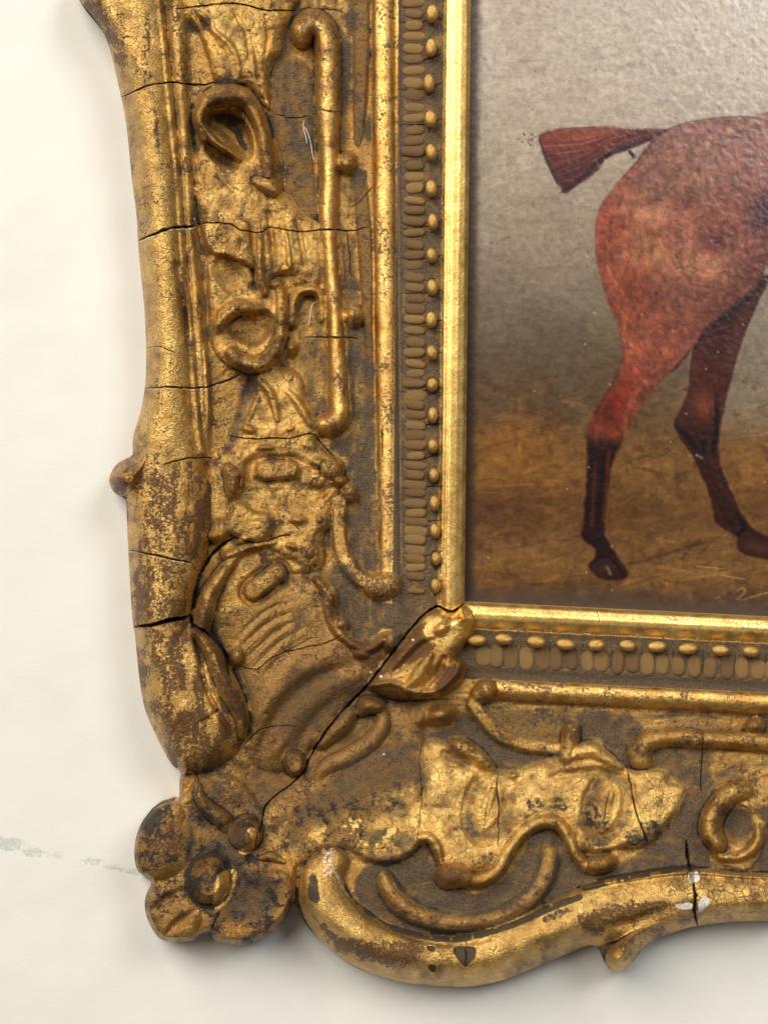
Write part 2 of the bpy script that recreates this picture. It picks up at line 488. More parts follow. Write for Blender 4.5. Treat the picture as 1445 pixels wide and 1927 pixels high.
blob(447, 1235, 15, 22, 10, 40, 'knob', 'round', k=2)
# combed flutes of the shell
for j, (ax, ay, bx, by, ex, ey) in enumerate([(440, 1205, 500, 1150, 562, 1128), (448, 1222, 505, 1172, 566, 1146), (462, 1240, 515, 1192, 560, 1165), (470, 1262, 525, 1210, 575, 1180), (478, 1290, 530, 1235, 590, 1200),
                                              (490, 1330, 545, 1265, 610, 1225), (505, 1370, 560, 1300, 630, 1255), (520, 1400, 575, 1330, 640, 1290)]):
    wdt = 5.5 if j < 5 else 16
    carve([(ax, ay, 3, 1.0), (bx, by, wdt, 3.2 if j < 5 else 0.6), (ex, ey, 3, 0.5)])
    stroke([(ax + 5, ay + 10, 3, 1.0), (bx + 5, by + 9, wdt, 1.3 if j < 5 else 0.3), (ex + 5, ey + 10, 3, 0.5)], None, 'soft', mode='add')
for pts in ([(462, 1430, 20, 3), (486, 1345, 30, 9), (545, 1268, 34, 10), (640, 1225, 24, 5)], [(520, 1415, 18, 3), (552, 1352, 26, 8), (610, 1300, 28, 9), (676, 1270, 18, 4)], [(575, 1400, 14, 3), (604, 1356, 18, 7), (645, 1318, 18, 6)]):
    stroke(pts, None, 'soft', mode='add')
    carve([(x + 26, y + 26, r * 0.7, h * 0.8) for x, y, r, h in pts])
for pts in ([(596, 1500, 12, 3), (660, 1462, 18, 8), (740, 1440, 14, 4)], [(560, 1560, 12, 3), (640, 1520, 20, 8), (740, 1490, 16, 4)], [(600, 1590, 10, 3), (680, 1560, 18, 7), (770, 1530, 14, 4)], [(740, 1345, 10, 4), (752, 1400, 16, 9), (742, 1470, 14, 4)]):
    stroke(pts, None, 'soft', mode='add')
blob(600, 908, 24, 16, -8, 34, 'knob', 'para', k=4)
blob(560, 978, 34, 14, 4, 34, 'rocaille_lobe', 'para', k=4)
blob(548, 1028, 26, 12, 20, 30, 'rocaille_lobe', 'para', k=4)
blob(458, 1016, 20, 10, -20, 34, 'rocaille_blob', 'para', k=3)
blob(640, 905, 14, 12, 0, 36, 'knob', 'round', k=3)
blob(500, 842, 40, 12, -4, 30, 'rocaille_panel', 'para', k=4)
blob(622, 1125, 20, 34, -15, 32, 'shell_lobe', 'soft', k=6)
blob(640, 1175, 22, 24, -20, 30, 'shell_lobe', 'soft', k=6)
stroke([(596, 1092, 18, 24), (612, 1112, 19, 26), (618, 1150, 20, 26), (636, 1190, 20, 25), (686, 1222, 20, 25), (722, 1204, 18, 26), (748, 1196, 14, 24)], 'shell_lobe', 'soft', k=6)
blob(735, 1210, 26, 30, 20, 32, 'shell_lobe', 'soft', k=6)
blob(680, 1230, 34, 26, 10, 28, None, 'soft', k=6)
# swan neck and its knob
stroke([(640, 945, 17, 16), (638, 1000, 18, 16), (648, 1050, 18, 16), (672, 1085, 18, 18), (700, 1100, 17, 18)], 'swan_neck', 'flat', k=2)
stroke([(705, 1104, 23, 32), (722, 1102, 27, 38), (732, 1098, 24, 34)], 'knob', 'round', k=2)

# ------------------------------------------------------------------ corner
i_cl = pid('corner_leaf')
plate([(694, 1293), (718, 1252), (768, 1192), (798, 1156), (832, 1147), (850, 1158), (868, 1142), (888, 1158), (891, 1190), (872, 1216), (858, 1238), (869, 1250), (870, 1275), (850, 1297), (800, 1314), (740, 1316)], 36, 26, i_cl, k=2, curve=8)
blob(830, 1185, 46, 34, -35, 52, None, 'soft', k=5)
blob(872, 1165, 20, 22, 0, 48, None, 'soft', k=4)
stroke([(752, 1300, 10, 36), (775, 1285, 16, 54), (795, 1258, 18, 60), (810, 1232, 10, 50)], i_cl, 'round', k=3)
stroke([(700, 1290, 10, 40), (740, 1285, 18, 48), (775, 1300, 16, 46), (820, 1300, 14, 44), (855, 1270, 18, 48), (862, 1250, 13, 46)], i_cl, 'para', k=5)
carve([(745, 1262, 10, 8), (770, 1240, 14, 14), (795, 1215, 12, 12), (815, 1205, 8, 4)])
carve([(800, 1290, 8, 8), (822, 1268, 10, 14), (835, 1240, 9, 10)])
# curls under the corner leaf
stroke([(683, 1338, 13, 34), (692, 1327, 18, 44), (712, 1330, 15, 38)], 'curl', 'round', k=3)
stroke([(716, 1335, 16, 26), (720, 1362, 20, 34), (700, 1395, 21, 34), (655, 1425, 22, 31), (615, 1445, 20, 27), (596, 1470, 16, 14), (600, 1490, 8, 4)], 'crescent', 'round', k=4)
stroke([(608, 1396, 18, 30), (638, 1368, 21, 40), (660, 1345, 15, 28)], 'curl', 'round', k=4)
stroke([(553, 1433, 25, 40), (556, 1440, 24, 40)], 'coin_boss', 'flat', k=2)
blob(828, 1345, 42, 27, -12, 36, 'leaf_lobe', 'soft', k=5)
blob(790, 1350, 24, 40, 20, 18, 'leaf_lobe', 'soft', k=5)
# lower half shell: broad waves fanning from the corner leaf
plate([(592, 1415), (640, 1372), (700, 1330), (770, 1330), (800, 1395), (800, 1470), (760, 1560), (690, 1610), (640, 1595), (600, 1600), (540, 1640), (500, 1590), (495, 1530), (540, 1480)], 14, 30, 'shell', k=4, curve=8)
for j, (ax, ay, bx, by, ex, ey) in enumerate([(600, 1500, 660, 1450, 740, 1400), (560, 1560, 640, 1500, 740, 1440), (570, 1590, 660, 1550, 750, 1480), (530, 1540, 600, 1470, 650, 1440)]):
    carve([(ax, ay, 4, 1), (bx, by, 24, 2.5), (ex, ey, 5, 1)])

# ------------------------------------------------------------------ bottom arm ornament
plate([(800, 1402), (830, 1392), (862, 1383), (884, 1396), (912, 1422), (936, 1448), (950, 1452), (990, 1444), (1012, 1434), (1045, 1420), (1062, 1412), (1090, 1404), (1124, 1394), (1150, 1420), (1184, 1447), (1250, 1450), (1262, 1475),
       (1290, 1480), (1286, 1510), (1262, 1545), (1220, 1590), (1150, 1600), (1085, 1600), (1075, 1565), (1045, 1540), (1005, 1550), (960, 1590), (935, 1628), (880, 1645), (830, 1640), (810, 1585), (780, 1590), (740, 1600), (690, 1600), (720, 1560), (790, 1500)],
      16, 22, 'rocaille_panel', k=3, curve=4)
stroke([(850, 1400, 14, 22), (875, 1408, 18, 30), (900, 1425, 16, 28), (925, 1450, 10, 20)], 'leaf_lobe', 'round', k=4)
carve([(835, 1418, 10, 5), (865, 1430, 13, 10), (900, 1450, 10, 6)])
blob(965, 1460, 26, 12, -8, 26, 'leaf_lobe', 'soft', k=4)
stroke([(1080, 1420, 16, 26), (1110, 1412, 18, 30), (1140, 1428, 14, 24), (1165, 1445, 10, 18)], 'leaf_lobe', 'round', k=4)
carve([(1040, 1462, 10, 4), (1080, 1455, 12, 8), (1130, 1452, 12, 8), (1170, 1462, 8, 4)])
for cx_, cy_ in ((921, 1516), (1144, 1520)):
    P = [(cx_ + 38 * math.cos(a) * 1.0 - 12 * math.sin(a), cy_ + 62 * math.sin(a), 17, 8) for a in np.linspace(0, 2 * math.pi, 26)]
    carve(P, prof='para', sp=False)
    stroke([(cx_ + 7, cy_ - 26, 20, 26), (cx_ - 5, cy_ + 26, 20, 21)], i_pill, 'soft', k=4)
# knob, curved neck and post
stroke([(903, 1308, 18, 28), (914, 1300, 23, 38)], 'knob', 'round', k=2)
stroke([(890, 1325, 16, 18), (912, 1355, 17, 20), (945, 1385, 17, 18), (990, 1402, 16, 16), (1040, 1408, 15, 14), (1065, 1412, 12, 12)], 'swan_neck', 'flat', k=2)
stroke([(1074, 1374, 19, 27), (1072, 1395, 18, 27), (1066, 1425, 18, 27)], 'post', 'round', k=3)
# long hook of the bottom arm
stroke([(1205, 1424, 24, 32), (1205, 1410, 25, 36), (1222, 1395, 20, 32), (1255, 1388, 18, 28), (1320, 1390, 18, 27), (1400, 1394, 18, 27), (1500, 1400, 18, 27)], 'long_hook', 'round', k=2)
stroke([(1416, 1368, 16, 30), (1424, 1364, 16, 32)], 'knob', 'round', k=2)
# right C scroll
plate([(1345, 1500), (1375, 1475), (1420, 1465), (1500, 1440), (1500, 1530), (1440, 1560), (1430, 1610), (1400, 1640), (1350, 1620), (1320, 1570)], 10, 16, 'rocaille_panel', k=3)
carve([(1385, 1545, 34, 18), (1395, 1565, 30, 14)], prof='para')
stroke([(1400, 1488, 20, 22), (1370, 1496, 22, 34), (1345, 1525, 22, 42), (1336, 1560, 23, 46), (1350, 1588, 18, 42)], 'c_scroll', 'round', k=3)
stroke([(1424, 1555, 8, 14), (1426, 1575, 12, 26), (1415, 1598, 13, 28), (1390, 1612, 12, 24), (1355, 1612, 10, 16)], 'c_scroll', 'round', k=3)
plate([(1290, 1480), (1260, 1550), (1300, 1610), (1330, 1620), (1310, 1560), (1340, 1500)], 3, 10, 'cove_leaf', k=3)
# S ridge with its two knobs
i_s = pid('s_scroll')
stroke([(870, 1655, 16, 26), (905, 1655, 15, 26), (935, 1637, 15, 27), (955, 1602, 14, 28), (985, 1565, 14, 30), (1020, 1546, 15, 32), (1050, 1550, 15, 32), (1070, 1575, 13, 30), (1082, 1605, 12, 28), (1100, 1630, 12, 24)], i_s, 'round', k=3)
stroke([(842, 1648, 25, 44), (858, 1645, 26, 48), (875, 1652, 19, 36)], 'knob', 'round', k=2)
stroke([(1118, 1628, 18, 38), (1136, 1624, 19, 40), (1148, 1622, 14, 30)], 'knob', 'round', k=2)
# crescent inside the bottom rail
stroke([(722, 1648, 14, 30), (732, 1672, 20, 34), (758, 1705, 22, 34), (810, 1730, 20, 30), (870, 1738, 18, 28), (935, 1726, 18, 28), (985, 1700, 19, 28), (1018, 1662, 20, 28), (1034, 1622, 18, 26), (1030, 1588, 14, 18)], 'crescent', 'round', k=2)
pit(930, 1690, 60, 36, -40, 12)
pit(800, 1670, 40, 30, 20, 12)
pit(985, 1620, 26, 44, 25, 10)
# small waves left of the S ridge
stroke([(690, 1610, 10, 18), (730, 1612, 14, 24), (765, 1600, 12, 26), (785, 1578, 12, 28), (808, 1576, 12, 28), (824, 1598, 12, 26), (830, 1622, 9, 20)], 'leaf_lobe', 'round', k=4)

# ------------------------------------------------------------------ flower at the outer corner
i_fl = pid('flower_base')
plate([(338, 1504), (380, 1460), (440, 1460), (480, 1500), (505, 1545), (550, 1600), (556, 1690), (548, 1725), (516, 1752), (490, 1768), (465, 1780), (420, 1778), (392, 1756), (366, 1772), (320, 1774), (300, 1766), (274, 1720), (284, 1662), (255, 1605), (270, 1540)], 22, 16, i_fl, k=2, wob=0)
plate([(342, 1506), (362, 1540), (372, 1580), (362, 1625), (335, 1655), (285, 1664), (258, 1640), (250, 1605), (258, 1565), (275, 1535), (300, 1514)], 38, 46, 'petal', k=2, wob=0, curve=5)
plate([(284, 1664), (325, 1656), (368, 1690), (388, 1725), (378, 1757), (364, 1773), (320, 1775), (296, 1766), (274, 1722), (271, 1695)], 34, 30, 'petal', k=2, wob=0)
carve([(284, 1716, 7, 6), (312, 1694, 14, 14), (348, 1674, 9, 7)])
carve([(312, 1760, 7, 6), (335, 1738, 14, 14), (366, 1716, 9, 7)])
plate([(398, 1754), (402, 1715), (430, 1690), (450, 1650), (500, 1632), (545, 1640), (556, 1685), (546, 1724), (516, 1754), (490, 1770), (465, 1781), (420, 1779), (404, 1771)], 36, 20, 'petal', k=2, wob=0)
pit(475, 1700, 66, 46, -28, 26, 'para')
plate([(366, 1560), (400, 1545), (450, 1575), (480, 1600), (450, 1640), (410, 1612), (380, 1605)], 34, 26, 'petal', k=3, wob=1)
blob(393, 1657, 40, 48, 8, 92, 'boss', 'round', k=1.5)
pit(425, 1632, 20, 16, -40, 16)
carve([(444, 1640, 4, 12), (434, 1665, 4, 16), (418, 1690, 4, 14), (402, 1708, 4, 6)])
stroke([(374, 1478, 8, 34), (376, 1500, 12, 48), (395, 1525, 16, 56), (422, 1545, 18, 58), (428, 1558, 13, 44)], 'leaf_curl', 'round', k=2)
blob(462, 1568, 34, 37, 20, 78, 'bud', 'round', k=2)
blob(448, 1555, 26, 22, 0, 40, None, 'round', k=5)
stroke([(478, 1618, 12, 20), (510, 1612, 17, 32), (535, 1622, 14, 24)], 'leaf_curl', 'para', k=3)

# ------------------------------------------------------------------ lumps, cracks
B = np.where(B < -6, -6 + (B + 6) * 0.25, B)
A0 = np.clip((U - 185) / 20, 0, 1)


def boxblur(a, r):
    k = max(1, int(round(r / S)))
    c = np.cumsum(np.pad(a, ((k + 1, k), (0, 0)), mode='edge'), 0)
    a = (c[2 * k + 1:] - c[:-2 * k - 1]) / (2 * k + 1)
    c = np.cumsum(np.pad(a, ((0, 0), (k + 1, k)), mode='edge'), 1)
    return (c[:, 2 * k + 1:] - c[:, :-2 * k - 1]) / (2 * k + 1)


sm = boxblur(boxblur(B, 1.8), 1.8)
sm2 = boxblur(boxblur(B, 4.0), 3.0)
mixw = np.clip((WOB - 0.2) * 2, 0.6, 1.0)
crisp = np.isin(ID, [i_edge_l, i_edge_b, i_band_l, i_band_b, i_nr, i_nr2])
B = np.where(~crisp, B * (1 - mixw) + (sm * 0.65 + sm2 * 0.35) * mixw, sm * 0.5 + B * 0.5)
trim = np.isin(ID, [k for k, v in NAMES.items() if v in ('outer_rail', 'fillet', 'long_hook', 'knob', 'narrow_rail', 's_scroll', 'crescent', 'swan_neck', 'cartouche_boss', 'rail_end', 'nub', 'spur', 'flower_base', 'petal', 'boss')])
shl = np.isin(ID, [k for k, v in NAMES.items() if v == 'shell'])
B = np.where(crisp | (B < 0), B, B * np.where(trim, 1.08, 1.3))
B += A0 * ((LUMP - 0.5) * 8 + (fbm(12, 77, 2) - 0.5) * 0.8) * np.where(trim, 0.3, np.where(shl, 0.35, 1.0))
B += (fbm(40, 79, 2) - 0.5) * np.where(crisp, 0.8, 2) + (vnoise(4.2, 91) - 0.5) * np.where(crisp, 0.12, 0.5)


B_PLAIN = B.copy()


def crack(pts, w=2.2, depth=12, gr=1.0, jit=2.0, seed=0, rim=0.0):
    rng = np.random.RandomState(seed + int(pts[0][0] * 7 + pts[0][1]))
    P = spline([(p[0], p[1], 0, 0) for p in pts], 5)
    n = len(P)
    j = np.cumsum(rng.randn(n, 2), 0)
    j -= np.linspace(0, 1, n)[:, None] * j[-1]
    j = np.clip(j, -3, 3)
    P[:, :2] += j * jit * 0.35
    ww = (w if w > 3.4 else w * 0.62) * 0.72 * (0.6 + 0.8 * rng.rand(n))
    taper = np.minimum(1, np.minimum(np.arange(n) + 2, n - np.arange(n) + 2) / 6)
    P[:, 2] = np.maximum(ww * taper, 0.85)
    P[:, 3] = depth * taper
    if rim:
        off = 2.2 + 1.6 * rng.rand(n)
        paint_stroke('gesso', [(p[0] + (o_ if abs(P[-1, 0] - P[0, 0]) < abs(P[-1, 1] - P[0, 1]) else 0), p[1] + (o_ if abs(P[-1, 0] - P[0, 0]) >= abs(P[-1, 1] - P[0, 1]) else 0), 1.0 + 2.2 * rng.rand()) for p, o_ in zip(P, off)], rim, 'flat', sp=False)
    carve(P, prof='para', sp=False)
    Q = [(p[0], p[1], p[2] * 0.95) for p in P]
    paint_stroke('grime_shade', Q, gr, 'flat', sp=False)


# ------------------------------------------------------------------ wear, dust and patina
N1 = fbm(60, 101, 4)
N2 = fbm(22, 111, 3)
N3 = fbm(7, 121, 2)
NV = fbm(16, 131, 3, cy=70)
NH = fbm(70, 141, 3, cy=16)
# natural thinning of the leaf everywhere
M['bole'] += 0.40 + 0.34 * (N2 - 0.5) + 0.3 * (N1 - 0.5)
M['tone'] += 0.5 * (N1 - 0.5)
M['bronze'] = np.clip(0.36 + 1.2 * (N2 - 0.5) + 1.0 * (N1 - 0.5), 0, 0.75) * (U > 180)
# bare dusty ground of the cove and of the bead bands
lo = np.clip(1 - np.maximum(B, 0) / 9.0, 0, 1)
cove = np.clip((U - 178) / 8, 0, 1) * np.clip((470 - U) / 60, 0, 1)
STK = np.where(LEFT, NV, NH)
M['dust'] = np.clip(cove * lo * 0.42 + ((STK - 0.5) * 1.3 + (N2 - 0.5) * 0.5) * cove, 0, 1)
band = np.clip((U - 47) / 5, 0, 1) * np.clip((136 - U) / 4, 0, 1)
M['dust'] = np.maximum(M['dust'], band * (0.74 + 0.5 * (N2 - 0.5)))
near_rail = np.where(LEFT, sstep(115, 128, U) * sstep(140, 132, U), sstep(112, 124, U) * sstep(147, 140, U))
M['dust'] = np.maximum(M['dust'], near_rail * 0.95)
# dust lodged in the hollows of the relief (ragged edge), doubling as painted shade
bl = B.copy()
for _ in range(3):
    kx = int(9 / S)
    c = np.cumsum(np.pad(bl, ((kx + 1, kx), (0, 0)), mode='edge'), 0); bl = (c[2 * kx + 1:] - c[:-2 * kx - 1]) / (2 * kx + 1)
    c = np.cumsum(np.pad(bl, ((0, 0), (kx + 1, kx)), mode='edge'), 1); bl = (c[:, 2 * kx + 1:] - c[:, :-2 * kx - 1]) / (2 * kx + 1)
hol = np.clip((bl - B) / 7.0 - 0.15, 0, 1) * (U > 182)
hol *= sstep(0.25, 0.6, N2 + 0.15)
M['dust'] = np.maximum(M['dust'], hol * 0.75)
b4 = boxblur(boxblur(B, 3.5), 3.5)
crev = np.clip((b4 - B) / 3.2 - 0.2, 0, 1) * (U > 182) * sstep(0.2, 0.55, N2 + 0.1)  # dirt in tight creases, plus shade painted in to sharpen the relief
M['grime_shade'] = np.maximum(M['grime_shade'], crev * 0.74)
M['crackle'] = np.maximum(M['crackle'], 0.24 * (U > 182))
prt = np.clip((B - bl) / 7.0, 0, 1)
M['bole'] += prt * 0.10

# sight edges: bright burnished leaf with a craquelure
se = np.clip((46 - U) / 3, 0, 1)
kn = np.isin(ID, [k for k, v in NAMES.items() if v in ('knob', 'c_scroll', 's_scroll', 'long_hook', 'scroll_ear')])
M['smooth'] = np.maximum(M['smooth'], se * 0.88)
M['smooth'] = np.where((ID == i_nr) | (ID == i_nr2) | (ID == i_hook), 0.45, M['smooth'])
M['bole'] = M['bole'] * (1 - se) + se * (0.16 + 0.3 * (N3 - 0.5))
M['tone'] = M['tone'] * (1 - se) + se * 0.72
M['crackle'] = np.maximum(M['crackle'], se * np.where(LEFT, 0.12 + 0.5 * sstep(800, 1080, YY), 0.42))
# left rail by height: bright gold above, worn to the clay below
rail = (ID == i_rail_l) | (ID == i_end) | (ID == i_fil)
wear_y = sstep(820, 980, YY)
M['bole'] = np.where(rail, 0.34 + 0.75 * (NV - 0.5) + wear_y * (0.22 + 0.55 * (NV - 0.5) + 0.3 * (N2 - 0.5)), M['bole'])
M['tone'] = np.where(rail, 0.72 + 0.3 * (N1 - 0.5) - 0.1 * wear_y, M['tone'])
M['dust'] = np.where(rail, np.maximum(M['dust'] * 0.3, 0.25 * sstep(0.55, 0.75, N1)), M['dust'])
paint_stroke('bole', [(300, 900, 60), (300, 1000, 50), (318, 1060, 45), (312, 1140, 45)], 0.56, 'soft', wob=0.8)
paint_stroke('bole', [(305, 1195, 36), (320, 1240, 36), (330, 1300, 30)], 0.62, 'soft', wob=0.8)
paint_stroke('bole', [(300, 1330, 22), (330, 1370, 26), (370, 1410, 26), (410, 1420, 20)], 0.62, 'soft', wob=0.8)
paint_blob('bole', 345, 1318, 34, 26, 20, 0.12)
paint_blob('bole', 400, 1330, 30, 20, 40, 0.2)
paint_stroke('bole', [(412, 1230, 8), (425, 1270, 10), (430, 1300, 8)], 0.9, wob=0.6)
paint_stroke('bole', [(440, 1310, 12), (455, 1345, 14)], 0.85, wob=0.6)
paint_stroke('bole', [(375, 950, 14), (378, 990, 14)], 0.8, 'soft', wob=0.6)
paint_stroke('dust', [(230, 90, 22), (262, 140, 18)], 0.5, 'soft', wob=0.9)
paint_stroke('bole', [(170, 10, 30), (205, 60, 26), (232, 120, 18)], 0.66, 'soft', wob=0.9)
paint_stroke('bole', [(345, 505, 8), (350, 570, 9), (352, 640, 7)], 0.72, 'soft')
paint_blob('grime_shade', 240, 885, 28, 24, -40, 0.5)
paint_blob('tone', 240, 890, 34, 34, 0, 0.1)
paint_blob('bole', 228, 912, 24, 26, 0, 0.9)
# upper fields bright
for (x, y, rx, ry, t) in ((455, 60, 90, 110, 0.8), (440, 370, 80, 60, 0.8), (560, 480, 60, 70, 0.75), (530, 790, 80, 60, 0.7), (560, 740, 60, 60, 0.7), (615, 400, 30, 400, 0.8)):
    paint_blob('tone', x, y, rx, ry, 0, t)
    paint_blob('bole', x, y, rx, ry, 0, 0.24)
M['bole'] += (N3 - 0.5) * 0.22 * (U > 180)
paint_stroke('dust', [(372, 30, 12), (392, 60, 14), (415, 100, 18), (440, 140, 20), (400, 158, 12)], 0.55, 'soft', wob=0.8)
paint_blob('bole', 388, 42, 14, 22, -35, 0.8)
paint_blob('bole', 425, 300, 26, 20, 30, 0.9)
paint_stroke('bole', [(395, 195, 14), (430, 180, 16), (465, 192, 14)], 0.75, 'soft')
paint_stroke('grime_shade', [(410, 222, 14), (440, 240, 18), (462, 280, 12)], 0.78, 'soft')
paint_poly('dust', [(400, 490), (440, 500), (472, 515), (472, 560), (430, 575), (402, 585)], 0.45, 10, 8)
paint_stroke('dust', [(405, 590, 9), (430, 570, 9), (465, 562, 8)], 0.9, 'soft')
paint_blob('dust', 470, 620, 36, 28, 0, 0.85)
paint_stroke('dust', [(480, 705, 13), (465, 745, 16), (450, 790, 16), (440, 830, 14)], 0.85, 'soft', wob=0.7)
paint_poly('dust', [(520, 110), (560, 90), (596, 120), (598, 230), (602, 330), (590, 380), (560, 340), (540, 320), (520, 260)], 0.72, 10, 16)
paint_poly('dust', [(560, 590), (605, 590), (615, 700), (622, 780), (590, 790), (575, 740), (562, 690)], 0.72, 8, 10)
paint_poly('dust', [(650, 640), (700, 640), (710, 900), (712, 1060), (690, 1070), (650, 1000), (668, 920), (650, 860), (615, 835), (660, 800)], 0.95, 8, 6)
paint_poly('dust', [(612, 1085), (650, 1060), (690, 1120), (745, 1140), (760, 1180), (720, 1185), (690, 1205), (650, 1180), (632, 1120)], 1.0, 6, 4)
paint_poly('dust', [(640, 440), (664, 440), (672, 540), (700, 660), (660, 640)], 0.8, 8, 6)
paint_poly('dust', [(640, 90), (662, 90), (660, 290), (690, 330), (670, 380), (640, 340)], 0.9, 8, 6)
paint_poly('dust', [(880, 1230), (1000, 1238), (1000, 1275), (900, 1268), (872, 1260)], 0.85, 6, 4)
# shell: brown bronze toning
paint_poly('bronze', [(520, 1090), (610, 1090), (640, 1180), (700, 1215), (760, 1190), (720, 1260), (790, 1330), (800, 1400), (780, 1480), (690, 1520), (600, 1560), (520, 1580), (480, 1520), (360, 1470), (440, 1440), (480, 1350), (450, 1260), (430, 1200)], 0.92, 24, 14)
paint_poly('bronze', [(880, 1320), (1445, 1345), (1445, 1380), (1200, 1380), (1100, 1380), (1000, 1400), (900, 1380)], 0.5, 14, 8)
paint_poly('bronze', [(690, 1300), (740, 1330), (850, 1320), (870, 1260), (800, 1300)], 0.8, 8, 4)
paint_poly('dust', [(400, 1455), (480, 1440), (540, 1480), (490, 1540), (480, 1600), (420, 1580), (370, 1530), (350, 1470)], 0.52, 16, 14)
paint_poly('bronze', [(360, 1455), (480, 1440), (540, 1480), (490, 1540), (480, 1600), (420, 1580), (370, 1530), (350, 1470)], 0.9, 16, 14)
paint_poly('dust', [(590, 1300), (660, 1300), (690, 1320), (620, 1370), (580, 1360)], 0.6, 14, 10)
paint_poly('dust', [(560, 1330), (590, 1320), (600, 1370), (570, 1400)], 0.55, 12, 10)
paint_stroke('dust', [(670, 1330, 16), (690, 1360, 16), (650, 1400, 14), (600, 1430, 12)], 0.55, 'soft')
paint_poly('dust', [(740, 1390), (800, 1420), (790, 1480), (740, 1500), (700, 1450)], 0.45, 16, 16)
paint_poly('grime_shade', [(500, 1540), (620, 1490), (760, 1460), (790, 1500), (700, 1570), (640, 1590), (560, 1620), (510, 1610)], 0.5, 24, 22)
paint_poly('dust', [(520, 1560), (600, 1500), (700, 1430), (790, 1440), (790, 1500), (700, 1560), (640, 1590), (560, 1620)], 0.55, 24, 20)
paint_poly('dust', [(880, 1340), (930, 1390), (1000, 1420), (1060, 1420), (990, 1440), (945, 1450), (915, 1420), (880, 1385), (850, 1372)], 1.0, 5, 4)
paint_poly('dust', [(1090, 1340), (1200, 1355), (1180, 1440), (1150, 1415), (1120, 1390), (1095, 1395)], 0.85, 8, 5)
paint_poly('dust', [(930, 1330), (1040, 1345), (1050, 1390), (980, 1395), (930, 1365)], 0.6, 10, 8)
# gold panel of the bottom arm with dusty rings
paint_poly('bole', [(795, 1400), (935, 1450), (1130, 1400), (1280, 1470), (1250, 1560), (1050, 1530), (930, 1600), (800, 1600), (700, 1600)], 0.2, 14, 16)
paint_poly('tone', [(795, 1400), (935, 1450), (1130, 1400), (1280, 1470), (1250, 1560), (1050, 1530), (930, 1600), (800, 1600), (700, 1600)], 0.9, 14, 10)
for cx_, cy_ in ((921, 1516), (1144, 1520)):
    paint_stroke('dust', [(cx_ + 38 * math.cos(a) - 12 * math.sin(a), cy_ + 62 * math.sin(a), 18) for a in np.linspace(0, 2 * math.pi, 26)], 0.62, 'soft', sp=False, wob=0.7)
    paint_stroke('dust', [(cx_ + 7, cy_ - 26, 17), (cx_ - 3, cy_ + 12, 17)], 0.0, 'flat')
    paint_stroke('bole', [(cx_ + 7, cy_ - 26, 18), (cx_ - 3, cy_ + 20, 18)], 0.15, 'flat')
    paint_stroke('tone', [(cx_ + 7, cy_ - 26, 20), (cx_ - 3, cy_ + 20, 20)], 1.0, 'flat')
paint_poly('grime_shade', [(1085, 1510), (1110, 1500), (1130, 1530), (1155, 1550), (1140, 1575), (1110, 1570), (1090, 1545)], 0.6, 12, 10)
paint_poly('grime_shade', [(1180, 1560), (1240, 1540), (1260, 1560), (1220, 1590), (1180, 1590)], 0.6, 9, 12)
paint_poly('grime_shade', [(985, 1500), (1060, 1490), (1070, 1530), (1040, 1530), (1000, 1545)], 0.5, 10, 10)
paint_poly('dust', [(690, 1570), (750, 1555), (790, 1600), (720, 1640), (690, 1620)], 0.7, 8, 8)
paint_poly('dust', [(690, 1630), (790, 1600), (830, 1660), (900, 1680), (960, 1640), (1000, 1580), (1060, 1570), (1080, 1620), (1120, 1650), (1100, 1672), (1030, 1705), (970, 1735), (850, 1765), (760, 1748), (690, 1710), (668, 1670)], 0.96, 5, 3)
paint_poly('dust', [(1110, 1650), (1160, 1630), (1220, 1590), (1265, 1550), (1290, 1490), (1340, 1470), (1330, 1500), (1320, 1570), (1330, 1625), (1250, 1640), (1150, 1662)], 0.95, 6, 5)
paint_blob('dust', 1388, 1550, 38, 40, 0, 1.0, 'flat')
paint_poly('dust', [(1430, 1520), (1500, 1520), (1500, 1640), (1410, 1640), (1440, 1580)], 0.9, 8, 6)
paint_poly('dust', [(1225, 1405), (1330, 1410), (1330, 1480), (1280, 1480), (1240, 1440)], 0.75, 8, 8)
# crescent: bronze paint over dust
paint_stroke('bronze', [(724, 1652, 18), (740, 1690, 22), (810, 1730, 20), (870, 1738, 18), (935, 1726, 18), (985, 1700, 18), (1020, 1662, 18), (1034, 1600, 16)], 0.9)
paint_stroke('dust', [(724, 1652, 16), (740, 1690, 20), (790, 1720, 17)], 0.12)
paint_stroke('dust', [(810, 1730, 17), (870, 1738, 15), (935, 1726, 15), (985, 1700, 15), (1020, 1662, 15), (1034, 1605, 14)], 0.42)
paint_stroke('dust', [(900, 1655, 14), (935, 1637, 14), (955, 1602, 14), (985, 1565, 14), (1020, 1546, 14), (1050, 1550, 14), (1070, 1575, 12), (1082, 1605, 11)], 0.2)
paint_stroke('bole', [(905, 1652, 12), (935, 1632, 12), (955, 1598, 12)], 0.1)
for (x, y, rx, ry) in ((850, 1646, 32, 26), (1132, 1625, 30, 18), (912, 1302, 23, 22), (336, 1555, 24, 40), (724, 1102, 30, 25), (1418, 1367, 18, 16), (622, 884, 24, 22), (657, 926, 17, 18)):
    paint_blob('dust', x, y, rx, ry, 0, 0.0, 'flat')
    paint_blob('bole', x, y, rx, ry, 0, 0.56, 'flat')
paint_blob('bole', 850, 1650, 30, 24, 0, 0.8)
